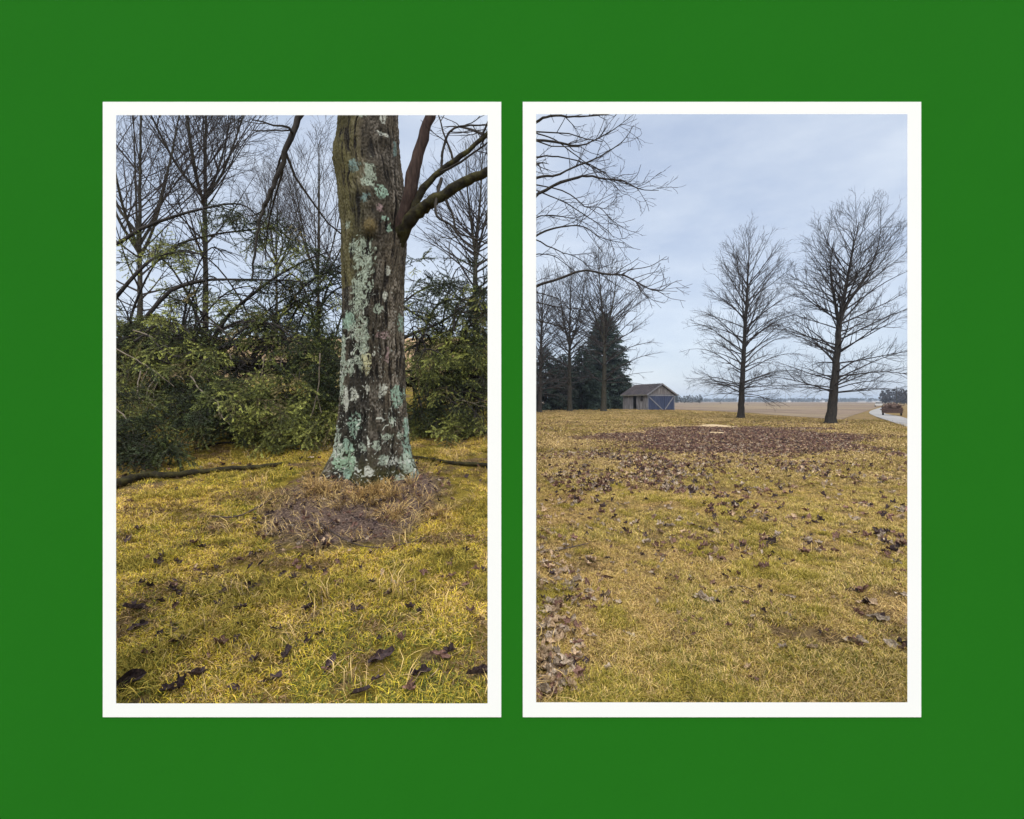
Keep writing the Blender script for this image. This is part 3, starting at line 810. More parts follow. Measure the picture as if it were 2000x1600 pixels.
# sawdust left where a tree was felled
M['sawdust'] = nmat('sawdust', [(0.30, 0.21, 0.11), (0.48, 0.36, 0.21), (0.62, 0.49, 0.31)], 9, bmp=.6)
def heap(px, py, rx, ry, hh, seed, label):
    x0, y0 = GRt(px, py); nr_, na_ = 12, 40; V = [(0, 0, hh)]; F = []
    for i_ in range(1, nr_ + 1):
        for k in range(na_):
            a = 2 * math.pi * k / na_; f = i_ / nr_; w_ = 1 + (float(vn(np.array([math.cos(a) * 3 + seed]), np.array([math.sin(a) * 3]), seed)[0]) - .5) * .9
            dx, dy = math.cos(a) * rx * f * w_, math.sin(a) * ry * f * w_
            V.append((dx, dy, float(H(x0 + dx, y0 + dy)) - float(H(x0, y0)) + hh * (1 - f * f) - .015 + rs.uniform(0, .03) * (1 - f)))
    F = [(0, 1 + k, 1 + (k + 1) % na_, 1 + (k + 1) % na_) for k in range(na_)]
    F += [(1 + i_ * na_ + k, 1 + (i_ + 1) * na_ + k, 1 + (i_ + 1) * na_ + (k + 1) % na_, 1 + i_ * na_ + (k + 1) % na_) for i_ in range(nr_ - 1) for k in range(na_)]
    q = MB(); q.V = V; q.F = F
    tag(q.build('sawdust_heap', M['sawdust'], None, (x0, y0, float(H(x0, y0))), smooth=True), label, 'sawdust', 'sawdust on the leaf patch')
heap(1396, 834.5, 1.35, 1.9, .10, 3, 'largest pale sawdust heap at the far edge of the leaf patch')
heap(1368, 836.5, .5, .9, .07, 5, 'small pale sawdust heap at the end of the largest one, shed side')
heap(1402, 850, .42, .55, .06, 8, 'small pale sawdust heap inside the leaf patch')

# ------------------------------------------------------------------ old lichen-covered tree on the bank
TXX, TYY = -1.47, 5.33
TZ = float(H(TXX, TYY))
old = empty('old_tree', (TXX, TYY, TZ)); tag(old, 'thick old tree trunk spotted with pale green lichen rising from bare soil', 'tree')
def build_old_trunk():
    prof = np.array([(985, 612, 840), (960, 622, 826), (940, 633, 814), (920, 641, 810), (880, 652, 806), (800, 661, 799), (750, 664, 797), (700, 665, 796), (600, 666, 792), (540, 664, 793), (500, 663, 797),
                     (450, 661, 800), (400, 655, 801), (350, 652, 793), (310, 650, 788), (290, 650, 787), (260, 656, 786), (226, 658, 785), (100, 662, 782), (-200, 672, 770)], float)
    zz = (CAMZ - (prof[:, 0] - 784) * TYY / 1000.0)
    cxp = (prof[:, 1] + prof[:, 2]) / 2; rp = (prof[:, 2] - prof[:, 1]) / 2
    o_ = np.argsort(zz); zz = zz[o_]; cxp = cxp[o_]; rp = rp[o_]
    rows = np.concatenate((np.linspace(TZ - .12, 4.75, 740), np.linspace(4.85, 6.8, 30)))
    th0 = math.atan2(-TYY, -TXX)
    th = np.concatenate((np.linspace(-1.65, 1.65, 400, endpoint=False), np.linspace(1.65, 2 * np.pi - 1.65, 110, endpoint=False))) + th0
    NT = len(th)
    Zr, Th = np.meshgrid(rows, th, indexing='ij')
    cx = (np.interp(rows, zz, cxp) - 1000) * TYY / 1000.0 - TXX
    rr = np.interp(rows, zz, rp) * TYY / 1000.0 * (.865 + .02 * np.exp(-np.maximum(rows - TZ, 0) / .28))
    th0 = math.atan2(-TYY, -TXX)
    al = (Th - th0 + np.pi) % (2 * np.pi) - np.pi
    u = np.sin(al); front = np.cos(al) > 0
    PX = (np.interp(Zr, zz, cxp)) + u * np.interp(Zr, zz, rp); PY = 784 + (CAMZ - Zr) * 1000.0 / 5.1
    hgt = Zr - TZ
    tt = (Th / (2 * np.pi)) % 1.0
    warp = (vn(tt * 9, Zr * 2.2, 3, 9) - .5) * .9 + (vn(tt * 31, Zr * 9, 5, 31) - .5) * .9
    rid = 0
    for fq, fz, a, s in ((62, 4.2, 1.0, 1), (96, 7.5, .8, 2), (30, 2.6, .5, 4)):
        nn = vn(tt * fq + warp * fq / 55, Zr * fz, s, fq); rid = rid + a * (1 - np.abs(2 * nn - 1))
    rid = rid / 2.2
    fine = vn(tt * 170, Zr * 60, 7, 170)
    disp = (rid - .5) * .040 + (fine - .5) * .010
    lob = (np.cos(5 * Th + .7) * .6 + np.cos(3 * Th + 2.0) * .5 + (vn(tt * 8, Zr * 0, 9, 8) - .5)) * .10 * np.exp(-np.maximum(hgt, 0) / .20)
    low = (vn(tt * 5, Zr * 1.1, 21, 5) - .5) * .035
    kn = lambda px, py, rx, ry: np.exp(-((PX - px) / rx) ** 2 - ((PY - py) / ry) ** 2) * front
    knob = .045 * kn(723, 452, 14, 16) - .02 * kn(724, 474, 16, 7) + .03 * kn(748, 272, 13, 15) - .025 * kn(748, 262, 6, 6) + .03 * kn(657, 300, 10, 26) + .03 * kn(735, 330, 22, 26) - .02 * kn(738, 300, 10, 10)
    Rr = rr[:, None] + disp + lob + low + knob
    V = np.stack((cx[:, None] + Rr * np.cos(Th), Rr * np.sin(Th), Zr - TZ), -1).reshape(-1, 3)
    nr = len(rows); i, j = np.meshgrid(np.arange(NT), np.arange(nr - 1)); a = j * NT + i; b_ = j * NT + (i + 1) % NT
    F = np.stack((a, b_, b_ + NT, a + NT), -1).reshape(-1, 4)
    # colours
    def lerp(A, B, f): return A * (1 - f[..., None]) + np.array(B) * f[..., None]
    C = np.zeros(Zr.shape + (3,)) + np.array((.016, .013, .011))
    tone = fbm(tt * 14, Zr * 1.3, 31, 3)
    C = lerp(C, (.095, .078, .056), sm((rid - .42) / .25) * (.4 + .9 * fine).clip(0, 1))
    C = lerp(C, (.23, .20, .165), sm((rid - .58) / .2) * sm((tone - .42) / .2) * sm((fine - .3) / .4))
    grn = sm((fbm(tt * 7 + 3, Zr * .9, 41, 3) - .42) / .22) * sm((.15 - u) / .8) * (PY < 560)
    C = lerp(C, (.095, .085, .032), grn * .8 * sm((rid - .42) / .25))
    wet = sm((fbm(tt * 11, Zr * 1.7, 51, 3) - .46) / .14) * .8
    C = lerp(C, (.010, .010, .009), wet * front * np.where((u < -.15) & (PY > 560), 1.0, .55))
    mossb = np.exp(-np.maximum(hgt, 0) / .16) * sm((fbm(tt * 30, Zr * 8, 61, 3) - .3) / .3)
    C = lerp(C, (.040, .038, .012), mossb * .9)
    wz_ = Zr + (vn(tt * 40, Zr * 16, 79, 40) - .5) * .09; wt_ = tt + (vn(tt * 36, Zr * 14, 78, 36) - .5) * .035
    brk = fbm(wt_ * 60, wz_ * 22, 71, 4); brk2 = vn(wt_ * 190, wz_ * 84, 77)
    mint, gry, wht, och, pnk, blu = (.265, .375, .295), (.32, .37, .295), (.44, .45, .39), (.13, .095, .035), (.24, .17, .165), (.15, .215, .20)
    spots = [(655, 850, 8, 20, gry), (668, 760, 6, 30, gry), (682, 720, 9, 18, gry), (690, 770, 8, 16, wht), (676, 870, 12, 14, mint), (688, 905, 10, 16, gry), (720, 915, 9, 9, wht), (735, 870, 8, 10, gry), (775, 935, 10, 12, gry), (747, 380, 13, 13, mint), (692, 333, 12, 13, blu), (713, 394, 10, 11, blu), (722, 348, 12, 24, gry), (714, 366, 9, 8, gry), (752, 430, 10, 9, mint), (761, 446, 6, 9, mint), (741, 411, 8, 8, pnk), (774, 283, 6, 14, blu),
             (706, 231, 8, 8, gry), (750, 232, 7, 11, wht), (748, 264, 14, 6, wht), (676, 440, 6, 9, gry), (690, 488, 15, 15, gry), (709, 512, 21, 42, gry), (705, 562, 18, 42, gry), (699, 597, 15, 26, gry), (682, 627, 14, 17, mint),
             (703, 652, 18, 36, gry), (706, 695, 14, 26, gry), (714, 708, 10, 22, (.40, .38, .22)), (671, 700, 5, 44, gry), (738, 606, 9, 12, gry), (785, 628, 8, 18, mint), (780, 774, 13, 23, mint), (690, 832, 13, 23, mint),
             (768, 822, 9, 12, gry), (795, 832, 7, 16, mint), (794, 882, 8, 38, mint), (780, 852, 7, 8, gry), (755, 852, 13, 8, gry), (708, 870, 8, 8, gry), (672, 900, 17, 26, (.33, .47, .33)), (660, 878, 9, 16, gry), (667, 922, 8, 11, mint),
             (750, 895, 12, 10, gry), (790, 907, 13, 19, gry), (765, 900, 12, 11, wht), (797, 932, 8, 13, gry), (675, 785, 5, 26, wht), (716, 760, 6, 9, wht), (750, 765, 10, 15, wht), (729, 690, 5, 6, wht), (757, 690, 6, 14, pnk), (750, 655, 14, 7, pnk), (758, 530, 4, 10, wht), (752, 580, 6, 8, wht)]
    lm = np.zeros(Zr.shape)
    for px, py, rx, ry, c in spots:
        dd = np.sqrt(((PX - px) / rx) ** 2 + ((PY - py) / ry) ** 2) + (brk - .5) * 1.5
        mk = sm((1.08 - dd) / .3) * front * sm((brk2 * .9 + rid * .7 - .68) / .18)
        C = lerp(C, c, mk * (.62 + .38 * fine)); lm = np.maximum(lm, mk)
    zone = ((PX < 722) & (PY > 630) | (PX > 735) & (PY > 770)) * front
    sp_ = sm((vn(wt_ * 105, wz_ * 46, 81) - .76) / .08) * zone * sm((fbm(tt * 20, Zr * 7, 87, 2) - .36) / .1) * sm((rid - .35) / .2) + sm((vn(wt_ * 150, wz_ * 66, 83) - .88) / .05) * front * .7 * (PY > 560)
    C = lerp(C, (.47, .49, .43), np.clip(sp_, 0, 1) * .9)
    ok = kn(723, 448, 12, 13); C = lerp(C, och, sm(ok * 1.4) * (.4 + .5 * fine))
    me = mesh('trunk', V, F, [], True)
    at = me.color_attributes.new('Col', 'FLOAT_COLOR', 'POINT')
    at.data.foreach_set('color', np.concatenate((C.reshape(-1, 3), np.ones((C.shape[0] * C.shape[1], 1))), 1).astype(np.float32).ravel())
    m, nt, b = new_mat('old_bark', .9, .2)
    a = nt.nodes.new('ShaderNodeAttribute'); a.attribute_name = 'Col'
    v = coords(nt, 'Object', (1, 1, .5)); n = noise_tex(nt, v, 90, 5, .7)
    f = math_n(nt, 'MULTIPLY_ADD', n.outputs['Fac'], 1.1); f.node.inputs[2].default_value = .45
    nt.links.new(mixc(nt, 1.0, a.outputs['Color'], f, 'MULTIPLY'), b.inputs['Base Color']); bump(nt, b, n.outputs['Fac'], .5, .006)
    me.materials.append(m)
    return obj('trunk', me, old)
build_old_trunk()

rng = np.random.default_rng(77)
OFF = np.array((TXX, TYY, TZ))
def limb(parent, pxs, r0, r1, mat_, n=26, twig=(1.2, 2.6, 2.6), tm='twig_near', rough=.10, name='limb', rmin=.0035, sides=10, off=OFF, up=.03, l2=.38, tw_ang=45, seed=None, tmin=.25):
    g_ = np.random.default_rng(seed) if seed is not None else rng
    pts = np.array([P(*q) for q in pxs])
    c = resample(pts, n); rr = r0 + (r1 - r0) * np.linspace(0, 1, n) ** .8
    c[1:] += g_.normal(size=(n - 1, 3)) * rr[1:, None] * rough * 1.6
    rr = rr * (1 + g_.normal(size=n) * .05)
    o = obj(name, mesh(name, *tubes(c[None] - off, rr[None], sides), [M[mat_]], True), parent)
    if twig:
        P1, R1 = c[None], rr[None]
        P2, R2 = spawn(g_, P1, R1, twig[0], lambda L, t: np.minimum(L, 3.0) * l2 * (1.15 - .6 * t) + .15, tw_ang, 7, rmin * 1.3, up, .13, tmin, 1.0, .2, .55)
        P3, R3 = spawn(g_, P2, R2, twig[1], lambda L, t: L * .45 * (1.2 - .7 * t) + .10, 42, 5, rmin, up, .14, .15, 1, .2)
        P4, R4 = spawn(g_, P3, R3, twig[2], lambda L, t: 0 * L + .22, 40, 3, rmin * .8, up, .15, .25, 1, .1)
        tag(obj('twigs', mesh('twigs', *join([tubes(P2 - off, R2, 5), tubes(P3 - off, R3, 3), tubes(P4 - off, R4, 3)]), [M[tm]]), o), kind='stuff')
    return o
limb(old, [(730, 600, 5.40), (755, 505, 5.32), (789, 425, 5.16), (803, 362, 5.1), (816, 306, 5.1), (833, 246, 5.1), (850, 190, 5.1), (880, 90, 5.1)], .085, .045, 'red_bark', twig=None, n=30, sides=14, rough=.05)
limb(old, [(732, 590, 5.42), (760, 500, 5.34), (798, 432, 5.14), (830, 404, 5.05), (862, 384, 5.0), (905, 357, 4.95), (952, 335, 4.9), (990, 312, 4.9), (1012, 275, 4.9), (1020, 215, 4.95), (1040, 130, 5.0), (1075, 40, 5.1)], .085, .014, 'moss_bark', twig=None, n=60, sides=14, rough=.06)
limb(old, [(780, 480, 5.25), (804, 430, 5.12), (816, 388, 5.1), (842, 352, 5.1), (876, 322, 5.1), (912, 296, 5.1), (952, 262, 5.1), (1000, 222, 5.1), (1020, 150, 5.1), (1030, 60, 5.2)], .048, .010, 'moss_bark', twig=(1.5, 2.5, 2.0))
limb(old, [(856, 372, 5.05), (862, 350, 5.0), (850, 415, 4.95), (880, 440, 4.9), (910, 475, 4.9), (955, 512, 4.9)], .02, .006, 'bark_dark', twig=(2.2, 3, 2.2))
limb(old, [(868, 384, 5.0), (884, 420, 4.95), (893, 452, 4.95), (922, 465, 4.9), (958, 478, 4.9)], .016, .006, 'bark_dark', twig=(2, 3, 2))
limb(old, [(862, 335, 5.1), (866, 290, 5.1), (880, 256, 5.1), (910, 246, 5.1), (960, 244, 5.1)], .016, .007, 'bark_dark', twig=(2.5, 3, 2.4))
limb(old, [(690, -60, 5.2), (640, 80, 4.9), (602, 180, 4.8), (583, 230, 4.75), (560, 292, 4.7), (541, 345, 4.7), (524, 382, 4.7), (507, 428, 4.7), (499, 480, 4.7), (492, 548, 4.7)], .042, .008, 'bark_dark', twig=(.9, 1.6, 1.2), rough=.28, n=40)
limb(old, [(655, 60, 5.4), (600, 40, 5.8), (520, 60, 6.2), (440, 130, 6.5), (400, 180, 6.7)], .035, .008, 'bark_dark', twig=(1.6, 2.2, 1.8))

# ------------------------------------------------------------------ overhanging tree behind the middle of the green surround
OX, OY = 0.0, 14.0
OZ = float(H(OX, OY)); OO = np.array((OX, OY, OZ))
over = empty('overhanging_tree', (OX, OY, OZ)); tag(over, 'near bare tree whose dark limbs reach in from the frame edge above the shed', 'tree')
ctr = resample([(0, 0, -.2), (.03, .02, 2.5), (-.03, 0, 5), (.05, .05, 7.5), (0, 0, 10), (.1, .1, 13)], 24); cr_ = np.linspace(.26, .05, 24); cr_[:3] *= (1.5, 1.25, 1.1)
obj('trunk', mesh('trunk', *tubes(ctr[None], cr_[None], 14), [M['bark_grey']], True), over)
LM = [([(1002, 420), (1047, 382), (1082, 362), (1127, 347), (1150, 344), (1185, 350), (1215, 352), (1250, 370), (1287, 372)], .065, 13.6, 12.4),
      ([(1002, 362), (1047, 347), (1080, 344), (1120, 327), (1160, 311), (1195, 292), (1220, 272), (1237, 245)], .052, 14.0, 13.6),
      ([(1002, 290), (1047, 275), (1095, 279), (1120, 285), (1145, 281), (1180, 264), (1207, 247), (1237, 224)], .055, 14.2, 14.6),
      ([(1002, 262), (1047, 237), (1075, 227), (1115, 228), (1157, 226), (1195, 221), (1230, 200)], .055, 13.8, 13.2),
      ([(1002, 318), (1047, 307), (1090, 306), (1132, 315), (1165, 328), (1195, 350), (1225, 372)], .034, 14.1, 14.8),
      ([(1002, 240), (1047, 260), (1082, 272), (1120, 300), (1160, 330), (1190, 350), (1215, 378)], .030, 14.3, 15.2),
      ([(1002, 490), (1047, 461), (1085, 445), (1120, 441), (1145, 445), (1175, 465), (1220, 475)], .042, 13.9, 13.0),
      ([(1002, 585), (1047, 560), (1095, 542), (1145, 527), (1182, 536), (1215, 537), (1245, 552), (1270, 565), (1290, 567), (1310, 555)], .055, 13.7, 12.0),
      ([(1002, 350), (1065, 379), (1107, 397), (1145, 422), (1180, 445), (1200, 465)], .026, 13.9, 13.4),
      ([(1002, 352), (1090, 370), (1120, 385), (1145, 405), (1170, 405), (1195, 430), (1220, 447)], .024, 13.7, 12.9),
      ([(1002, 450), (1047, 469), (1095, 492), (1125, 502), (1150, 522), (1175, 560)], .026, 13.9, 13.6),
      ([(1002, 445), (1047, 425), (1065, 421), (1095, 423), (1130, 430), (1165, 448)], .026, 14.1, 14.6),
      ([(1002, 590), (1047, 590), (1090, 600), (1130, 603), (1170, 612)], .03, 14.2, 14.8),
      ([(1002, 610), (1050, 625), (1100, 640), (1130, 655), (1165, 690)], .03, 14.2, 15.0),
      ([(1002, 510), (1047, 497), (1080, 500), (1110, 520), (1140, 545)], .024, 14.2, 15.0)]
for k, (pl, r0, da, db) in enumerate(LM):
    ds = np.linspace(da, db, len(pl))
    limb(over, [(q[0], q[1], d) for q, d in zip(pl, ds)], r0 * .85, .007, 'bark_dark', n=22, twig=(3.3, 3.6, 2.8), tm='twig', rough=.2, rmin=.0042, sides=7, off=OO, up=.03, l2=.27, seed=900 + k, tw_ang=40, tmin=.3)
limb(over, [(1215, 537, 12.6), (1232, 527, 12.6), (1270, 520, 12.5), (1302, 501, 12.4)], .016, .006, 'bark_dark', n=10, twig=(1.5, 2, 1.5), tm='twig', rmin=.005, sides=6, off=OO, seed=3)
for k, az in enumerate((1.2, 2.3, 3.6, 4.4, .4, 5.4)):   # limbs on the other sides of this tree, high up
    h = 6.5 + k * .9; e = .5
    pp = np.array([(math.cos(az) * s_ * 3.4, math.sin(az) * s_ * 3.4, h + s_ * 2.6 * (1.2 - .4 * s_)) for s_ in np.linspace(0, 1, 8)]) 
    c = resample(pp, 16); rr = np.linspace(.07, .008, 16)
    o = obj('limb', mesh('limb', *tubes(c[None], rr[None], 7), [M['bark_dark']], True), over)
    P2, R2 = spawn(rng, c[None], rr[None], 2.2, lambda L, t: 1.2 - .5 * t, 42, 6, .006, .05, .12, .2, 1, .2); P3, R3 = spawn(rng, P2, R2, 3, lambda L, t: .4 + 0 * L, 42, 4, .005, .05, .12, .2, 1, .2)
    tag(obj('twigs', mesh('twigs', *join([tubes(P2, R2, 4), tubes(P3, R3, 3)]), [M['twig']]), o), kind='stuff')

# ------------------------------------------------------------------ instancing helper
def scatter(name, pts, rot, sc, idx, sources, parent=None):
    """one object whose points carry real copies of the source meshes"""
    me = bpy.data.meshes.new(name); me.vertices.add(len(pts)); me.vertices.foreach_set('co', np.asarray(pts, np.float32).ravel())
    for nm, ty, data in (('rot', 'FLOAT_VECTOR', np.asarray(rot, np.float32)), ('sc', 'FLOAT', np.asarray(sc, np.float32)), ('idx', 'INT', np.asarray(idx, np.int32))):
        a = me.attributes.new(nm, ty, 'POINT'); a.data.foreach_set('vector' if ty == 'FLOAT_VECTOR' else 'value', data.ravel())
    o = obj(name, me, parent)
    cl = bpy.data.collections.new(name + '_sources')
    for k, m_ in enumerate(sources):
        s_ = bpy.data.objects.new('%s_%02d' % (name, k), m_); cl.objects.link(s_)
    ng = bpy.data.node_groups.new(name, 'GeometryNodeTree')
    ng.interface.new_socket('Geometry', in_out='INPUT', socket_type='NodeSocketGeometry'); ng.interface.new_socket('Geometry', in_out='OUTPUT', socket_type='NodeSocketGeometry')
    N = ng.nodes; gi = N.new('NodeGroupInput'); go = N.new('NodeGroupOutput'); ip = N.new('GeometryNodeInstanceOnPoints'); ci = N.new('GeometryNodeCollectionInfo')
    ci.inputs['Collection'].default_value = cl; ci.inputs['Separate Children'].default_value = True; ci.inputs['Reset Children'].default_value = True
    def na(nm, ty):
        q = N.new('GeometryNodeInputNamedAttribute'); q.data_type = ty; q.inputs['Name'].default_value = nm; return q.outputs[0]
    er = N.new('FunctionNodeEulerToRotation')
    lk = ng.links.new
    lk(gi.outputs[0], ip.inputs['Points']); lk(ci.outputs[0], ip.inputs['Instance']); ip.inputs['Pick Instance'].default_value = True
    lk(na('idx', 'INT'), ip.inputs['Instance Index']); lk(na('rot', 'FLOAT_VECTOR'), er.inputs[0]); lk(er.outputs[0], ip.inputs['Rotation']); lk(na('sc', 'FLOAT'), ip.inputs['Scale'])
    lk(ip.outputs[0], go.inputs[0])
    md = o.modifiers.new('scatter', 'NODES'); md.node_group = ng
    return o

def colour(me, cols):
    a = me.color_attributes.new('Col', 'FLOAT_COLOR', 'POINT')
    a.data.foreach_set('color', np.concatenate((cols, np.ones((len(cols), 1))), 1).astype(np.float32).ravel())

# ------------------------------------------------------------------ fallen spruce
def twig_mesh(seed, tint):
    r_ = np.random.default_rng(seed); V = []; F = []; C = []
    def needles(a, b, n, ln, w_=1.0):
        d = norm(b - a)
        for k in range(n):
            f = r_.uniform(0, 1); p = a + (b - a) * f
            v = r_.normal(size=3); v = norm(v - v.dot(d) * d)
            nd = norm(d * .75 + v * .8); s_ = norm(np.cross(nd, r_.normal(size=3))) * .0030
            i = len(V); V.extend((p - s_, p + s_, p + nd * ln * r_.uniform(.7, 1.2))); F.append((i, i + 1, i + 2))
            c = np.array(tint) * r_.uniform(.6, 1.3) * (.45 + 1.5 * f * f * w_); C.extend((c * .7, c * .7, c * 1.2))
    L = .34; stem = np.array([(0, 0, 0), (L * .5, 0, .01), (L, 0, -.03)]); sts = [(stem[0], stem[1]), (stem[1], stem[2])]
    for k in range(6):
        f = .12 + .13 * k; p = stem[0] + (stem[2] - stem[0]) * f; s = 1 if k % 2 else -1
        e = p + np.array((.13 * (1.15 - f), s * .12 * (1.25 - f), r_.uniform(-.06, .02))); sts.append((p, e))
    for a, b in sts:
        needles(a, b, int(np.linalg.norm(b - a) * 420), .021)
        d = norm(b - a); s_ = norm(np.cross(d, (0, 0, 1))) * .0025; i = len(V)
        V.extend((a - s_, a + s_, b)); F.append((i, i + 1, i + 2)); C.extend([np.array((.05, .035, .025))] * 3)
    me = mesh('spray', V, F, [M['needles']]); colour(me, np.array(C)); return me
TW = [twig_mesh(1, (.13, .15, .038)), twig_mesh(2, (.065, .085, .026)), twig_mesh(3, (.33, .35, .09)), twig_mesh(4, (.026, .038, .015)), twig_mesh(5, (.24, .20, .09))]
FBX, FBY = -5.0, 9.0; FBZ = float(H(FBX, FBY)); FO = np.array((FBX, FBY, FBZ))
fall = empty('fallen_spruce', (FBX, FBY, FBZ)); tag(fall, 'toppled spruce with dark trunk and tangled green branches lying across the bank', 'tree')
ft = resample([P(60, 700, 10.0), P(230, 700, 9.6), P(400, 704, 9.3), P(540, 722, 9.0), P(700, 738, 8.9), P(860, 752, 8.9), P(955, 765, 9.0)], 40)
ftr = np.linspace(.21, .05, 40)
obj('trunk', mesh('trunk', *tubes(ft[None] - FO, ftr[None], 14), [M['spruce_bark']], True), fall)
rng = np.random.default_rng(5)
EX = [([(228, 478), (280, 445), (350, 420), (400, 407), (450, 398), (482, 404), (512, 432)], 8.9, .035), ([(215, 595), (275, 525), (312, 500), (355, 492), (390, 497)], 8.6, .035),
      ([(285, 620), (330, 570), (370, 555), (405, 547), (450, 546), (525, 547), (570, 548), (605, 556)], 8.4, .036), ([(395, 700), (430, 640), (450, 612), (500, 570), (545, 537), (610, 503), (650, 490)], 8.8, .045),
      ([(330, 490), (362, 472), (425, 457), (482, 450), (535, 447), (570, 470)], 9.3, .026), ([(410, 695), (445, 671), (487, 665), (550, 666), (620, 668)], 8.6, .034), ([(430, 690), (500, 640), (560, 600), (640, 560), (700, 545)], 9.2, .034),
      ([(720, 700), (800, 655), (860, 630), (920, 590), (960, 580)], 8.9, .034), ([(740, 715), (820, 670), (880, 645), (960, 600)], 8.6, .026), ([(760, 730), (830, 720), (900, 705), (965, 685)], 8.4, .03), ([(700, 690), (790, 590), (840, 560), (880, 555)], 9.2, .026),
      ([(240, 690), (262, 600), (300, 520), (350, 470)], 9.4, .03), ([(520, 715), (560, 640), (590, 590), (625, 560)], 9.0, .03), ([(228, 720), (300, 690), (360, 660), (440, 640), (520, 632)], 8.8, .028), ([(480, 700), (440, 650), (380, 600), (330, 580)], 9.1, .026),
      ([(860, 790), (900, 770), (965, 790)], 8.2, .03), ([(800, 750), (870, 690), (930, 660), (970, 655)], 9.4, .03), ([(810, 700), (850, 600), (900, 585), (960, 600)], 9.6, .028)]
nEx0 = len(EX)
rx_ = np.random.default_rng(61)
for k in range(26):      # long bare boughs thrusting up out of the heap at all angles
    x0_ = rx_.uniform(235, 900); 
    if 640 < x0_ < 800: x0_ -= 150
    y0_ = rx_.uniform(680, 730); sx_ = rx_.uniform(40, 150) * (1 if rx_.uniform() < .72 else -1); hy_ = rx_.uniform(70, 210)
    EX.append(([(x0_, y0_), (x0_ + sx_ * .3, y0_ - hy_ * .5), (x0_ + sx_ * .7, y0_ - hy_ * .88), (x0_ + sx_ * 1.1, y0_ - hy_), (x0_ + sx_ * 1.45, y0_ - hy_ * .9)], rx_.uniform(8.5, 9.6), rx_.uniform(.014, .028)))
for k in range(20):      # bare sagging boughs criss-crossing in front of the heap
    x0_ = rx_.uniform(230, 640) if k % 4 else rx_.uniform(800, 930); y0_ = rx_.uniform(640, 730); sx_ = rx_.uniform(60, 190) * (1 if rx_.uniform() < .6 else -1)
    if x0_ < 700 and x0_ + sx_ * 1.2 > 660: sx_ = -sx_
    if x0_ > 700: sx_ = rx_.uniform(-40, 40)
    dy_ = rx_.uniform(-70, 60); EX.append(([(x0_, y0_), (x0_ + sx_ * .35, y0_ + dy_ * .3 - 22), (x0_ + sx_ * .75, y0_ + dy_ * .7 - 12), (x0_ + sx_ * 1.15, y0_ + dy_ + 22)], rx_.uniform(7.5, 8.4), rx_.uniform(.011, .022)))
LP, LR = [], []
for pl, d, r0 in EX:
    c = resample([P(q[0], q[1], d + rng.uniform(-.12, .12)) for q in pl], 14); LP.append(c); LR.append(r0 + (.008 - r0) * np.linspace(0, 1, 14) ** .9)
nEx = len(LP)
for k in range(112):     # limbs all along the trunk: drooping to the ground on the near side, rising on the upper
    f = rng.uniform(.04, .98); i = int(f * 39); p = ft[i]; ax = norm(ft[min(i + 1, 39)] - ft[i])
    side = rng.uniform(-1, 1)
    ph = rng.uniform(-.9, 3.9)                       # 0 = towards the viewer, pi/2 = up, pi = away
    d = np.array((ax[0] * .35 + rng.normal() * .25, -math.cos(ph), math.sin(ph) * .8)); d = norm(d)
    ln = rng.uniform(1.1, 2.6) * (1.15 - .4 * f)
    if ph > .9: ln *= .8
    pos = p.copy(); pl = [pos.copy()]
    for s_ in range(13):
        d = norm(d + np.array((0, 0, -.085)) + rng.normal(size=3) * .05)
        pos = pos + d * ln / 13
        gz = float(H(pos[0], pos[1])) + .06
        if pos[2] < gz: pos[2] = gz; d[2] = max(d[2], 0)
        pl.append(pos.copy())
    pl = np.array(pl)
    lim = -.06 * pl[:, 1]; pl[:, 0] = np.where(pl[:, 0] > lim, lim - (pl[:, 0] - lim) * .3, pl[:, 0])
    LP.append(pl); LR.append(.026 + (.006 - .026) * np.linspace(0, 1, 14))
LP = np.array(LP); LR = np.array(LR)
for k in range(len(LP)):
    if k < nEx or k % 3 == 0:
        obj('limb', mesh('limb', *tubes(LP[k:k + 1] - FO, LR[k:k + 1], 7), [M['spruce_bark']], True), fall)
rest = [k for k in range(nEx, len(LP)) if k % 3]
tag(obj('limb', mesh('limbs', *tubes(LP[rest] - FO, LR[rest], 5), [M['spruce_bark']], True), fall), kind='stuff')
B2P, B2R = spawn(rng, LP, LR, 7.5, lambda L, t: .42 * (1.2 - .5 * t) + .12 + 0 * L, 52, 6, .004, -.07, .12, .18, 1.0, .35)
gz = H(B2P[..., 0], B2P[..., 1]) + .03; B2P[..., 2] = np.maximum(B2P[..., 2], gz); B2P[..., 0] = np.minimum(B2P[..., 0], -.055 * B2P[..., 1])
tag(obj('twigs', mesh('twigs', *tubes(B2P - FO, B2R, 3), [M['spruce_bark']]), fall), kind='stuff')
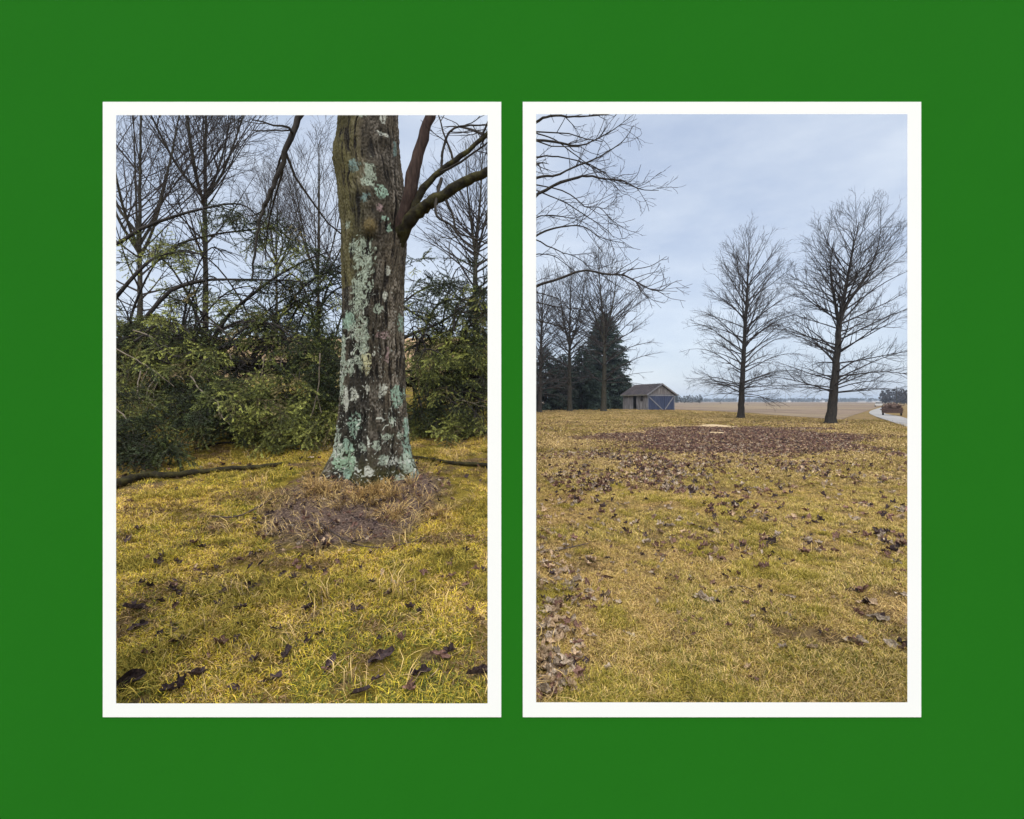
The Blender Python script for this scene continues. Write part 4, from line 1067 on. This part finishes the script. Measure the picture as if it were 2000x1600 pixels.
# needle sprays: dense low down, sparse on the high dead arcs
pts, rot, sc, idx = [], [], [], []
def add_spray(p, d, s_, k):
    pts.append(p - FO); yaw = math.atan2(d[1], d[0]); pit = math.atan2(d[2], math.hypot(d[0], d[1])); rot.append((rng.uniform(-.9, .9), -pit, yaw)); sc.append(s_); idx.append(k)
for b in range(len(B2P)):
    zmid = B2P[b, 3, 2] - float(H(B2P[b, 3, 0], B2P[b, 3, 1])); 
    thin = np.interp(zmid, [0, 1.2, 1.7, 2.4], [1.0, .95, .35, .14])
    clump = fbm(B2P[b, 3, 0] * 1.1, B2P[b, 3, 2] * 1.3, 15, 2)
    if rng.uniform() > thin * np.clip((clump - .30) * 2.6, .05, 1): continue
    for f in (1, 2, 3, 4):
        p = B2P[b, f] + rng.normal(size=3) * .02; d = norm(norm(B2P[b, min(f + 1, 5)] - B2P[b, f]) + rng.normal(size=3) * .35 + np.array((0, 0, -.5)))
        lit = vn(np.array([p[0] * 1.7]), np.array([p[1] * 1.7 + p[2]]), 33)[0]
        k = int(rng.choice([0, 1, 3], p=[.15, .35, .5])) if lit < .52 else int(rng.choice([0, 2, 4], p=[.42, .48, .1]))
        add_spray(p, d, rng.uniform(.85, 1.35), k)
# heavy clumps pressed against the grass
for cxp, cyp, rx, ry, d0, nn in ((290, 865, 62, 52, 6.2, 420), (250, 800, 40, 50, 6.6, 200), (430, 800, 90, 50, 6.9, 420), (560, 835, 95, 45, 7.0, 520), (500, 760, 80, 40, 7.4, 300), (360, 700, 90, 40, 7.8, 260), (640, 760, 60, 70, 7.6, 340), (860, 820, 90, 45, 7.8, 480), (900, 700, 70, 60, 8.3, 260), (840, 600, 50, 40, 8.8, 110), (600, 690, 70, 50, 8.0, 260), (560, 470, 26, 34, 8.8, 60), (545, 540, 60, 22, 8.6, 60), (440, 425, 40, 22, 8.9, 60), (475, 415, 30, 16, 8.9, 50), (520, 455, 34, 26, 8.9, 110), (340, 492, 40, 26, 8.9, 70), (300, 470, 34, 22, 8.9, 40), (240, 505, 26, 22, 8.8, 40), (640, 512, 30, 30, 8.8, 80), (600, 500, 26, 18, 8.8, 50), (850, 545, 36, 20, 8.9, 70), (905, 600, 44, 26, 8.9, 150), (870, 560, 40, 30, 9.0, 90), (930, 640, 30, 40, 8.8, 120), (840, 650, 34, 40, 8.8, 110), (880, 760, 60, 40, 8.3, 160), (820, 520, 24, 16, 8.9, 30), (300, 640, 50, 30, 8.6, 110), (385, 655, 45, 26, 8.8, 90), (560, 640, 50, 34, 8.8, 130), (625, 640, 34, 40, 8.7, 120), (400, 590, 60, 30, 8.9, 110), (470, 620, 60, 30, 8.9, 90), (620, 560, 50, 40, 8.6, 120), (300, 650, 70, 40, 8.4, 140)):
    for q in range(int(nn * (.34 if cyp > 625 else .22))):
        a = rng.uniform(0, 6.283); r_ = math.sqrt(rng.uniform()) ; p = P(cxp + math.cos(a) * r_ * rx, cyp + math.sin(a) * r_ * ry, d0 + rng.normal() * .32)
        g_ = float(H(p[0], p[1])) + .05
        if p[2] < g_: p[2] = g_ + rng.uniform(0, .08)
        d = norm(np.array((rng.normal() * .6, -.5 + rng.normal() * .5, -.35 + rng.normal() * .35)))
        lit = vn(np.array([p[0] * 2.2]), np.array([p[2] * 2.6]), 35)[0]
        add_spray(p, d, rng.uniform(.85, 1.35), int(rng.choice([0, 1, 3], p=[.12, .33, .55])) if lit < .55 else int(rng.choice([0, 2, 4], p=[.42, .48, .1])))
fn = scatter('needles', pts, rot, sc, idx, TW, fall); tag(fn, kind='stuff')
# pale bare shoots
for k, pl in enumerate(([(228, 682, 7.6), (270, 705, 7.4), (305, 728, 7.2), (340, 755, 7.0)], [(275, 725, 7.3), (268, 770, 7.1), (285, 785, 7.0), (300, 780, 7.0)], [(305, 735, 7.1), (290, 760, 7.0), (288, 780, 7.0), (310, 800, 6.9)], [(260, 645, 7.8), (300, 660, 7.7), (335, 690, 7.6)],
                         [(372, 735, 6.9), (390, 760, 6.7), (415, 778, 6.6), (440, 790, 6.6)], [(228, 800, 6.4), (245, 815, 6.2), (262, 850, 6.1), (255, 890, 6.1)], [(425, 785, 6.6), (430, 810, 6.5), (450, 830, 6.4)], [(600, 685, 7.7), (560, 690, 7.7), (548, 715, 7.6), (560, 740, 7.5)],
                         [(625, 690, 7.2), (622, 750, 7.1), (612, 800, 7.0), (598, 840, 6.9)], [(515, 700, 7.6), (512, 730, 7.5), (505, 745, 7.5)], [(890, 780, 7.6), (930, 790, 7.5), (960, 800, 7.5)], [(400, 690, 8.0), (402, 720, 7.9), (404, 740, 7.9)], [(450, 690, 8.0), (452, 712, 7.9), (449, 730, 7.9)])):
    limb(fall, pl, .011, .004, 'pale_twig', n=14, twig=(2.2, 2.0, 0.5), tm='pale_twig', name='shoot', rmin=.0028, sides=5, off=FO, up=-.02, l2=.3, rough=.3)

# ------------------------------------------------------------------ branches lying on the bank
def ground_stick(name, pxs, r0, r1, mat_, label, fn_=GLt, n=40, lift=.6, wob=.25, seed=1, fork=False):
    g_ = np.random.default_rng(seed)
    xy = np.array([fn_(*q) for q in pxs]); c = resample(np.c_[xy, np.zeros(len(xy))], n)
    rr = np.linspace(r0, r1, n) * (1 + g_.normal(size=n) * .08); c[:, :2] += g_.normal(size=(n, 2)) * rr[:, None] * wob
    c[:, 2] = H(c[:, 0], c[:, 1]) + rr * lift + .02
    parts = [tubes(c[None], rr[None], 8)]
    if fork:
        P2, R2 = spawn(g_, c[None], rr[None], 2.0, lambda L, t: .3 + 0 * L, 38, 6, .003, .0, .1, .3, 1, .85); P2[..., 2] = np.maximum(P2[..., 2], H(P2[..., 0], P2[..., 1]) + .03); parts.append(tubes(P2, R2, 4))
    o = empty(name, tuple(c[0])) if False else obj(name, mesh(name, *join(parts), [M[mat_]], True)); tag(o, label, 'branch')
ground_stick('fallen_branch', [(190, 962), (230, 952), (262, 940), (295, 933), (330, 934), (400, 925), (470, 919), (550, 913)], .052, .022, 'moss_bark', 'long mossy branch lying on the grass before the fallen spruce', seed=2)
ground_stick('fallen_branch', [(806, 909), (850, 914), (890, 919), (930, 919), (985, 922)], .016, .026, 'moss_bark', 'dark stick on the grass beyond the lichen-covered trunk toward the middle', seed=3)
ground_stick('fallen_branch', [(410, 1012), (440, 1015), (470, 1012), (500, 1000), (530, 985)], .006, .009, 'dirt_twig', 'thin grey twig on the grass running up to the soil ring', seed=4, n=24)
ground_stick('fallen_branch', [(622, 1025), (650, 1045), (690, 1068), (735, 1076), (790, 1070), (830, 1058)], .006, .004, 'dirt_twig', 'thin curved dark twig along the near rim of the soil ring', seed=5, n=24)
ground_stick('fallen_branch', [(380, 880), (440, 868), (520, 874), (600, 880)], .016, .010, 'spruce_bark', 'dark bare branch on the ground under the fallen spruce boughs', seed=6, fork=True)
ground_stick('fallen_branch', [(1060, 1085), (1090, 1080), (1120, 1072), (1150, 1064)], .009, .006, 'dirt_twig', 'grey twig among the leaves at the lawn edge by the frame', fn_=GRt, seed=7, n=20, fork=True)
ground_stick('fallen_branch', [(1040, 1325), (1075, 1312), (1105, 1300), (1125, 1290)], .007, .004, 'dirt_twig', 'thin curved twig between the leaves in the near corner of the lawn', fn_=GRt, seed=8, n=20)
ground_stick('fallen_branch', [(1438, 1152), (1462, 1156), (1480, 1168)], .006, .004, 'dirt_twig', 'short thin twig alone in the middle of the open lawn', fn_=GRt, seed=9, n=16)

# ------------------------------------------------------------------ grass
def tuft_mesh(seed, n, pal, ln, wd, spread, lay):
    r_ = np.random.default_rng(seed); V = []; F = []; C = []
    for k in range(n):
        a = r_.uniform(0, 6.283); p = np.array((r_.normal() * spread, r_.normal() * spread, -.004)); l = ln * r_.uniform(.5, 1.25)
        e0 = r_.uniform(lay, lay + .9); e1 = e0 - r_.uniform(.3, 1.3)
        d0 = np.array((math.cos(a) * math.cos(e0), math.sin(a) * math.cos(e0), math.sin(e0))); d1 = np.array((math.cos(a + r_.normal() * .4) * math.cos(e1), math.sin(a) * math.cos(e1), math.sin(e1)))
        s_ = np.array((-math.sin(a), math.cos(a), 0)) * wd * r_.uniform(.6, 1.2)
        q = p + d0 * l * .5; t = q + d1 * l * .5; t[2] = max(t[2], .002)
        i = len(V); V += [p - s_, p + s_, q + s_ * .8, q - s_ * .8, t]; F += [(i, i + 1, i + 2), (i, i + 2, i + 3), (i + 3, i + 2, i + 4)]
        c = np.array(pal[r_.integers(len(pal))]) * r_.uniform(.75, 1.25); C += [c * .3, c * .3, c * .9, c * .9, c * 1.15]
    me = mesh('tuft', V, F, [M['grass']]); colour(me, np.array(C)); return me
straw, tan, ygr, olv, brn, grn = (.84, .60, .25), (.62, .40, .15), (.58, .43, .09), (.32, .26, .05), (.18, .105, .042), (.17, .19, .04)
lime, gold = (.82, .635, .06), (.84, .57, .10)
TF = [tuft_mesh(1, 26, [straw, straw, tan, ygr, brn], .060, .0016, .028, .15), tuft_mesh(2, 26, [straw, tan, ygr, ygr, olv], .060, .0016, .028, .2), tuft_mesh(3, 26, [tan, tan, straw, brn], .065, .0016, .030, .05), tuft_mesh(4, 26, [ygr, olv, grn, straw], .065, .0016, .026, .35),
      tuft_mesh(5, 28, [lime, lime, straw, gold, ygr], .05, .0016, .026, .2), tuft_mesh(6, 28, [gold, lime, straw, tan, brn], .055, .0016, .030, .1), tuft_mesh(7, 28, [lime, olv, ygr, grn], .055, .0016, .024, .35), tuft_mesh(8, 24, [straw, tan, tan, brn, (.30, .22, .16)], .15, .0018, .035, .15),
      tuft_mesh(9, 30, [(.60, .42, .18), (.50, .35, .15), (.72, .53, .26), (.28, .22, .07), brn], .085, .005, .09, .2), tuft_mesh(10, 30, [(.29, .23, .065), (.36, .28, .085), (.52, .38, .16), (.48, .37, .11), brn], .085, .005, .09, .2), tuft_mesh(11, 26, [straw, tan, brn], .17, .0018, .02, .55), tuft_mesh(12, 22, [straw, straw, tan, (.46, .33, .22)], .12, .0016, .06, -.1), tuft_mesh(13, 30, [grn, olv, ygr, olv], .07, .0018, .026, .45), tuft_mesh(14, 26, [brn, tan, (.26, .16, .08), (.34, .23, .13)], .055, .0016, .03, .05)]
rng = np.random.default_rng(12)
GP, GRo, GS, GI = [], [], [], []
def soil_ring(x, y): return np.sqrt(((x + 1.37) / .86) ** 2 + ((y - 4.65) / 1.02) ** 2) + (fbm(x * 1.7, y * 1.7, 91) - .5) * .8
def duff(x, y): return np.sqrt(((x - .43 * y) / 5.7) ** 2 + ((y - 22.0) / 8.0) ** 2) + (fbm(x * .35, y * .35, 93) - .5) * 1.0
def grass_zone(ya, yb, la, lb, dens, left, far=False):
    area = (yb * yb - ya * ya) / 2 * (lb - la); n = int(area * dens)
    y = np.sqrt(rng.uniform(ya * ya, yb * yb, n)); x = rng.uniform(la, lb, n) * y
    g_ = fbm(x * (1.3 if not far else .5), y * (1.3 if not far else .5), 101, 3); r_ = rng.uniform(size=n)
    if left:
        k = np.where(g_ + (r_ - .5) * .35 > .56, 6, np.where(g_ + (r_ - .5) * .5 > .46, 4, 5)); q = soil_ring(x, y)
        pt = fbm(x * 2.9 + 4, y * 2.9, 135, 3); k = np.where((pt > .64) & (r_ < .5), 12, k); k = np.where((pt < .40) & (r_ < .8), 13, k); k = np.where(rng.uniform(size=n) < .012, 11, k)
        keep = (q > 1.0) | (r_ < .06); k = np.where(q < 1.0, np.where(r_ < .012, 7, 11), k); k = np.where((fbm(x * 3, y * 3, 121) > .62) & (rng.uniform(size=n) < .04), 7, k); keep &= (fbm(x * 4.5, y * 4.5, 123) < .58) | (r_ < .35)
    else:
        q = duff(x, y); keep = (q > .95) | (r_ < .05); PXx = 1000 + 1000 * x / y; PYy = 784 + 1600 / y; keep &= ~((PXx > 1696) & (PYy < np.interp(PXx, [1697, 1712, 1735, 1775, 1830], [809, 816, 825, 837, 852]))) & ~((y > 42.2) & (x > 26.5)); keep &= ((x - 12.4) / 1.6) ** 2 + ((y - 31.4) / 2.2) ** 2 > .8
        k = np.where(g_ + (r_ - .5) * .3 > .58, 3, np.where(g_ + (r_ - .5) * .5 > .48, 1, np.where(r_ < .5, 0, 2)))
        pt = fbm(x * 2.6 + 9, y * 2.6, 131, 3); k = np.where((pt > .66) & (r_ < .6), 12, k); k = np.where((pt < .35) & (r_ < .6), 13, k); k = np.where(rng.uniform(size=n) < .015, 11, k); keep &= (fbm(x * 5, y * 5, 133) < .62) | (r_ < .35)
        if far: k = np.where(g_ + (r_ - .5) * .4 > .5, 9, 8)
    x, y, k = x[keep], y[keep], k[keep]; n = len(x)
    # keep blades out of the old trunk
    ok = (x - TXX) ** 2 + (y - TYY) ** 2 > .40 ** 2; x, y, k = x[ok], y[ok], k[ok]; n = len(x)
    GP.append(np.c_[x, y, H(x, y)]); GRo.append(np.c_[rng.normal(size=n) * .12 + (.144 if left else 0), rng.normal(size=n) * .12, rng.uniform(0, 6.283, n)])
    GS.append(rng.uniform(.75, 1.3, n) * (1 if not far else np.clip(y / 14, 1, 1.8))); GI.append(k)
grass_zone(2.1, 5.0, -.95, .02, 1150, True); grass_zone(5.0, 9.0, -.86, .0, 520, True); grass_zone(9, 16, -.86, -.02, 40, True)
grass_zone(2.3, 5.0, -.02, .95, 1250, False); grass_zone(5.0, 9.0, .02, .86, 520, False); grass_zone(9.0, 12.0, .03, .85, 260, False); grass_zone(12.0, 16.0, .03, .85, 110, False); grass_zone(9.5, 13, .03, .84, 60, False, True); grass_zone(13, 20, .03, .84, 105, False, True); grass_zone(20, 34, .04, .82, 24, False, True); grass_zone(34, 52, .045, .8, 12, False, True); grass_zone(52, 84, .048, .5, 5, False, True)
# long dead grass round the foot of the trunk
n = 60; a = rng.uniform(0, 6.283, n); rr = rng.uniform(.46, .66, n); gx, gy = TXX + np.cos(a) * rr, TYY + np.sin(a) * rr
GP.append(np.c_[gx, gy, H(gx, gy)]); GRo.append(np.c_[rng.normal(size=n) * .2, rng.normal(size=n) * .2, rng.uniform(0, 6.28, n)]); GS.append(rng.uniform(.6, 1.0, n)); GI.append(np.where(rng.uniform(size=n) < .6, 10, 7))
for px, py, nn in ((735, 978, 40), (690, 990, 10), (632, 972, 22), (800, 985, 12), (765, 1010, 14), (855, 1010, 14)):
    x0_, y0_ = GLt(px, py); gx = x0_ + rng.normal(size=nn) * .10; gy = y0_ + rng.normal(size=nn) * .09
    GP.append(np.c_[gx, gy, H(gx, gy)]); GRo.append(np.c_[rng.normal(size=nn) * .3, rng.normal(size=nn) * .3, rng.uniform(0, 6.28, nn)]); GS.append(rng.uniform(.6, 1.15, nn)); GI.append(np.full(nn, 10))
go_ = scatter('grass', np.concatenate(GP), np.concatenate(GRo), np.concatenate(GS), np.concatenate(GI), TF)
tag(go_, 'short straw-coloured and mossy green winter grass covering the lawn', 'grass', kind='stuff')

# ------------------------------------------------------------------ fallen leaves
def leaf_mesh(seed, lobes, roll, crump, mat_, asp=1.0):
    r_ = np.random.default_rng(seed); nA = 18; V = [(0, 0, 0)]; ring = []
    ph = r_.uniform(0, 6.28)
    for k in range(nA):
        a = 2 * math.pi * k / nA
        if lobes: rad = .50 + .50 * abs(math.cos(a * 2.5)) ** 1.6 * (1 if abs(a - math.pi) > .5 else .7)
        else: rad = (1 / math.sqrt(math.cos(a) ** 2 + (math.sin(a) / .58) ** 2)) * (1 + .12 * math.sin(5 * a + ph))
        ring.append((math.cos(a) * rad * 1.05, math.sin(a) * rad * asp))
    for f in (.5, 1.0):
        for x, y in ring: V.append((x * f, y * f, 0))
    V = np.array(V, float)
    z = crump * r_.normal(size=len(V)) * np.r_[0, np.full(nA, .6), np.full(nA, 1.2)] + r_.uniform(.1, .4) * V[:, 0] ** 2 + .12 * np.abs(V[:, 1])
    y = V[:, 1]; k = max(roll, .01); kk = k * (1 + .4 * V[:, 0])
    V = np.c_[V[:, 0], np.sin(y * kk) / kk, z + (1 - np.cos(y * kk)) / kk]
    tw_ = V[:, 0] * r_.uniform(-.9, .9); V = np.c_[V[:, 0], V[:, 1] * np.cos(tw_) - V[:, 2] * np.sin(tw_), V[:, 1] * np.sin(tw_) + V[:, 2] * np.cos(tw_)]
    V[:, 2] -= V[:, 2].min()
    F = [(0, 1 + k, 1 + (k + 1) % nA) for k in range(nA)]
    for k in range(nA):
        j = (k + 1) % nA; F += [(1 + k, 1 + nA + k, 1 + nA + j), (1 + k, 1 + nA + j, 1 + j)]
    return mesh('fallen_leaf', V * .5, F, [M[mat_]], False)
LV = {}
for mt in ('leaf_dark', 'leaf_brown', 'leaf_tan', 'leaf_grey', 'leaf_orange', 'leaf_cream'):
    LV[mt] = [leaf_mesh(1, False, 2.2, .06, mt, .9), leaf_mesh(2, True, 1.3, .10, mt), leaf_mesh(3, False, 3.2, .07, mt, .9), leaf_mesh(4, True, 2.3, .13, mt), leaf_mesh(5, False, 1.6, .15, mt, .9)]
gA = gB = gC = None
rng = np.random.default_rng(21)
def leaf(x, y, size, mt, label, group, shape=None):
    sh_ = int(rng.choice(5, p=[.24, .16, .22, .16, .22])) if shape is None else shape
    o = obj('fallen_leaf', LV[mt][sh_], None, (x, y, float(H(x, y)) + .022))
    if group:
        px_ = 1000 + 1000 * x / y; py_ = 784 + (CAMZ - float(H(x, y))) * 1000 / y
        word = {'leaf_dark': 'blackish', 'leaf_brown': 'brown', 'leaf_tan': 'tan', 'leaf_grey': 'pale grey'}[mt] + ' ' + ('rolled', 'lobed', 'tightly curled', 'lobed', 'crumpled')[sh_]
        if group == gA: label = word + ' leaf ' + ('by the soil ring' if py_ < 1120 else 'midway down' if py_ < 1240 else 'low down') + ' on mossy grass, ' + ('outer side' if px_ < 460 else 'in the middle' if px_ < 710 else 'near the middle frame')
        elif group == gB: label = word + ' leaf in the drift by the frame edge, ' + ('upper end' if py_ < 1100 else 'middle' if py_ < 1230 else 'bottom end')
        else: label = word + ' leaf on flat lawn, ' + ('below the leaf patch' if py_ < 1060 else 'halfway down' if py_ < 1170 else 'low down') + ', ' + ('drift side' if px_ < 1300 else 'in the middle' if px_ < 1550 else 'outer side')
    o.rotation_euler = (rng.normal() * .35, rng.normal() * .35, rng.uniform(0, 6.283)); o.scale = (size, size * rng.uniform(.7, 1.0), size); tag(o, label, 'leaf', group)
# marked leaves of the photograph, then scattered ones of the same look
gA = 'dark leaves on the mossy grass before the old trunk'; lA = 'dark wet curled leaf lying on the mossy grass before the lichen-covered trunk'
for px, py, s_ in ((245, 1350, .16), (350, 1265, .12), (290, 1288, .11), (430, 1270, .10), (625, 1250, .085), (745, 1297, .13), (817, 1330, .12), (780, 1265, .085), (645, 1310, .10), (385, 1332, .10), (530, 1340, .10), (355, 1350, .10), (270, 1040, .10), (250, 1060, .10), (318, 1095, .10), (380, 1065, .12), (345, 1165, .08), (390, 1145, .07), (265, 1200, .12), (270, 1235, .10), (340, 1240, .08), (485, 1155, .07), (660, 1105, .08), (765, 1110, .08), (690, 1200, .07), (935, 1330, .12), (920, 1205, .10), (800, 1200, .08), (540, 1240, .09), (290, 1155, .08), (420, 1115, .08), (468, 1100, .06), (610, 1140, .06), (560, 1290, .09), (500, 1300, .08), (880, 1290, .08), (945, 1125, .07), (345, 960, .06), (250, 985, .07)):
    x, y = GLt(px, py); leaf(x, y, s_, 'leaf_dark' if rng.uniform() < .8 else 'leaf_brown', lA, gA)
for k in range(46):
    x, y = GLt(rng.uniform(232, 950), rng.uniform(1000, 1370)); leaf(x, y, rng.uniform(.05, .085), 'leaf_dark' if rng.uniform() < .7 else 'leaf_brown', lA, gA)
x, y = GLt(735, 1010); leaf(x, y, .07, 'leaf_orange', 'small bright orange leaf on the bare soil at the trunk foot', None, 1)
x, y = GLt(858, 1295); leaf(x, y, .10, 'leaf_brown', 'reddish brown leaf among the grass low toward the middle frame', None, 4)
gB = 'leaves drifted along the near corner of the flat lawn'; lB = 'dry curled leaf in the drift along the frame edge of the flat lawn'
for k in range(92):
    py = 990 + 385 * rng.uniform() ** .8; px = 1043 + abs(rng.normal()) * np.interp(py, [990, 1100, 1250, 1371], [95, 62, 44, 38])
    x, y = GRt(px, py); leaf(x, y, rng.uniform(.07, .125), str(rng.choice(['leaf_grey', 'leaf_tan', 'leaf_brown'], p=[.5, .32, .18])), lB, gB)
gC = 'leaves scattered over the open flat lawn'; lC = 'dry brown leaf lying apart on the open straw-coloured lawn'
for px, py, s_ in ((1308, 1028, .15), (1350, 1025, .12), (1392, 1038, .15), (1435, 1022, .12), (1325, 1020, .14), (1405, 1100, .16), (1376, 1180, .16), (1185, 1135, .10), (1350, 1108, .08), (1294, 1090, .12), (1290, 1100, .10), (1497, 1118, .16), (1468, 1085, .12), (1575, 1060, .13), (1670, 1018, .14), (1685, 1160, .14), (1695, 1185, .14), (1715, 1215, .14), (1668, 1262, .16), (1750, 1272, .14), (1587, 1275, .11), (1430, 1158, .10), (1465, 1172, .08), (1300, 1138, .09), (1287, 1158, .07), (1285, 1183, .08), (1392, 1147, .08), (1545, 1172, .07), (1625, 1175, .08), (1578, 1195, .05), (1752, 1105, .10), (1765, 1170, .12), (1530, 1275, .08), (1472, 1335, .07), (1462, 1312, .06), (1240, 1025, .14), (1205, 1020, .13), (1155, 1100, .14), (1185, 1175, .13), (1205, 1185, .10), (1120, 1150, .15), (1095, 1180, .13), (1580, 1014, .16), (1600, 1078, .08), (1490, 1020, .14), (1540, 1015, .1)):
    x, y = GRt(px, py); leaf(x, y, s_, str(rng.choice(['leaf_grey', 'leaf_tan', 'leaf_brown'], p=[.4, .25, .35])), lC, gC)
    if s_ > .11:
        for q in range(2): leaf(x + rng.normal() * .05, y + rng.normal() * .05, s_ * .7, str(rng.choice(['leaf_grey', 'leaf_brown', 'leaf_dark'])), lC, gC)
x, y = GRt(1229, 1250); leaf(x, y, .09, 'leaf_cream', 'single pale cream leaf beside a green tuft low on the flat lawn', None, 0)
x, y = GRt(1128, 1275); leaf(x, y, .09, 'leaf_cream', 'pale cream leaf at the rim of the drift in the near corner', None, 0)
# the rest: litter too plentiful to count
SRC = []
for mt in ('leaf_dark', 'leaf_brown', 'leaf_grey', 'leaf_tan'): SRC += [LV[mt][k] for k in (0, 1, 3)]
lp, lr, ls, li = [], [], [], []
def litter(x, y, size, pm):
    n = len(x); lp.append(np.c_[x, y, H(x, y) + .012 + rng.uniform(0, .03, n)]); lr.append(np.c_[rng.normal(size=n) * .45, rng.normal(size=n) * .45, rng.uniform(0, 6.28, n)]); ls.append(size * rng.uniform(.6, 1.25, n))
    li.append(rng.choice(4, n, p=pm) * 3 + rng.integers(0, 3, n))
n = 52000; x = rng.uniform(1, 18, n); y = rng.uniform(12, 33, n); q = duff(x, y); k = rng.uniform(size=n) < np.clip((1.12 - q) / .25, 0, 1) * np.clip(.55 + fbm(x * .8, y * .8, 95) * 1.0, 0, 1); k &= ((x - 12.4) / 1.6) ** 2 + ((y - 31.4) / 2.2) ** 2 > .9; k &= ((x - .402 * 24.2) / .4) ** 2 + ((y - 24.2) / .55) ** 2 > 1; litter(x[k], y[k], .105, [.14, .62, .10, .14])
n = 9500; y = np.sqrt(rng.uniform(5.2 ** 2, 17 ** 2, n)); x = rng.uniform(.04, .80, n) * y; c = fbm(x * .9, y * .55, 111, 4); k = rng.uniform(size=n) < np.clip((c - .44) * 2.4, 0.05, .8); litter(x[k], y[k], .115, [.2, .42, .25, .13])
n = 1300; y = rng.uniform(8.6, 15.5, n); x = y * .235 + rng.normal(size=n) * .085 * y; c = fbm(x * .9, y * .6, 113, 3); k = c > .42; litter(x[k], y[k], .13, [.25, .42, .23, .1])
n = 2200; y = np.sqrt(rng.uniform(15 ** 2, 40 ** 2, n)); x = rng.uniform(.04, .66, n) * y; litter(x, y, .13, [.2, .5, .2, .1])
n = 210; py = 985 + 390 * rng.uniform(size=n); px = 1043 + np.abs(rng.normal(size=n)) * np.interp(py, [985, 1100, 1250, 1371], [125, 80, 55, 44]); y = 1600 / (py - 784); x = (px - 1000) * y / 1000; litter(x, y, .085, [.08, .2, .4, .32])
n = 420; y = np.sqrt(rng.uniform(3.4 ** 2, 6.5 ** 2, n)); x = rng.uniform(.05, .8, n) * y; k = fbm(x * 2, y * 2, 117, 3) > .5; litter(x[k], y[k], .055, [.25, .4, .2, .15])
n = 700; y = np.sqrt(rng.uniform(3.0 ** 2, 8.5 ** 2, n)); x = rng.uniform(-.8, -.04, n) * y; k = fbm(x * 1.2, y * 1.2, 115, 3) > .5; litter(x[k], y[k], .06, [.6, .3, .05, .05])
n = 420; a = rng.uniform(0, 6.283, n); r_ = np.sqrt(rng.uniform(size=n)); litter(-1.37 + np.cos(a) * r_ * .86, 4.65 + np.sin(a) * r_, .05, [.4, .45, .1, .05])
lo_ = scatter('leaf_litter', np.concatenate(lp), np.concatenate(lr), np.concatenate(ls), np.concatenate(li), SRC)
tag(lo_, 'countless purplish brown leaves covering the bare patch and dotting the lawn', 'leaves', kind='stuff')

# ------------------------------------------------------------------ haze over the plain
hm = bpy.data.materials.new('haze'); hm.use_nodes = True; hn = hm.node_tree; hn.nodes.clear()
ho = hn.nodes.new('ShaderNodeOutputMaterial'); hv = hn.nodes.new('ShaderNodeVolumePrincipled')
hv.inputs['Color'].default_value = (0.72, 0.84, 1.0, 1); hv.inputs['Density'].default_value = 0.00030; hv.inputs['Anisotropy'].default_value = 0.0
hn.links.new(hv.outputs[0], ho.inputs['Volume'])
hb = MB().box((0, 2000, 19), (9600, 6400, 44)).build('haze', hm); tag(hb, 'thin bluish haze over the plain', 'haze', kind='stuff')
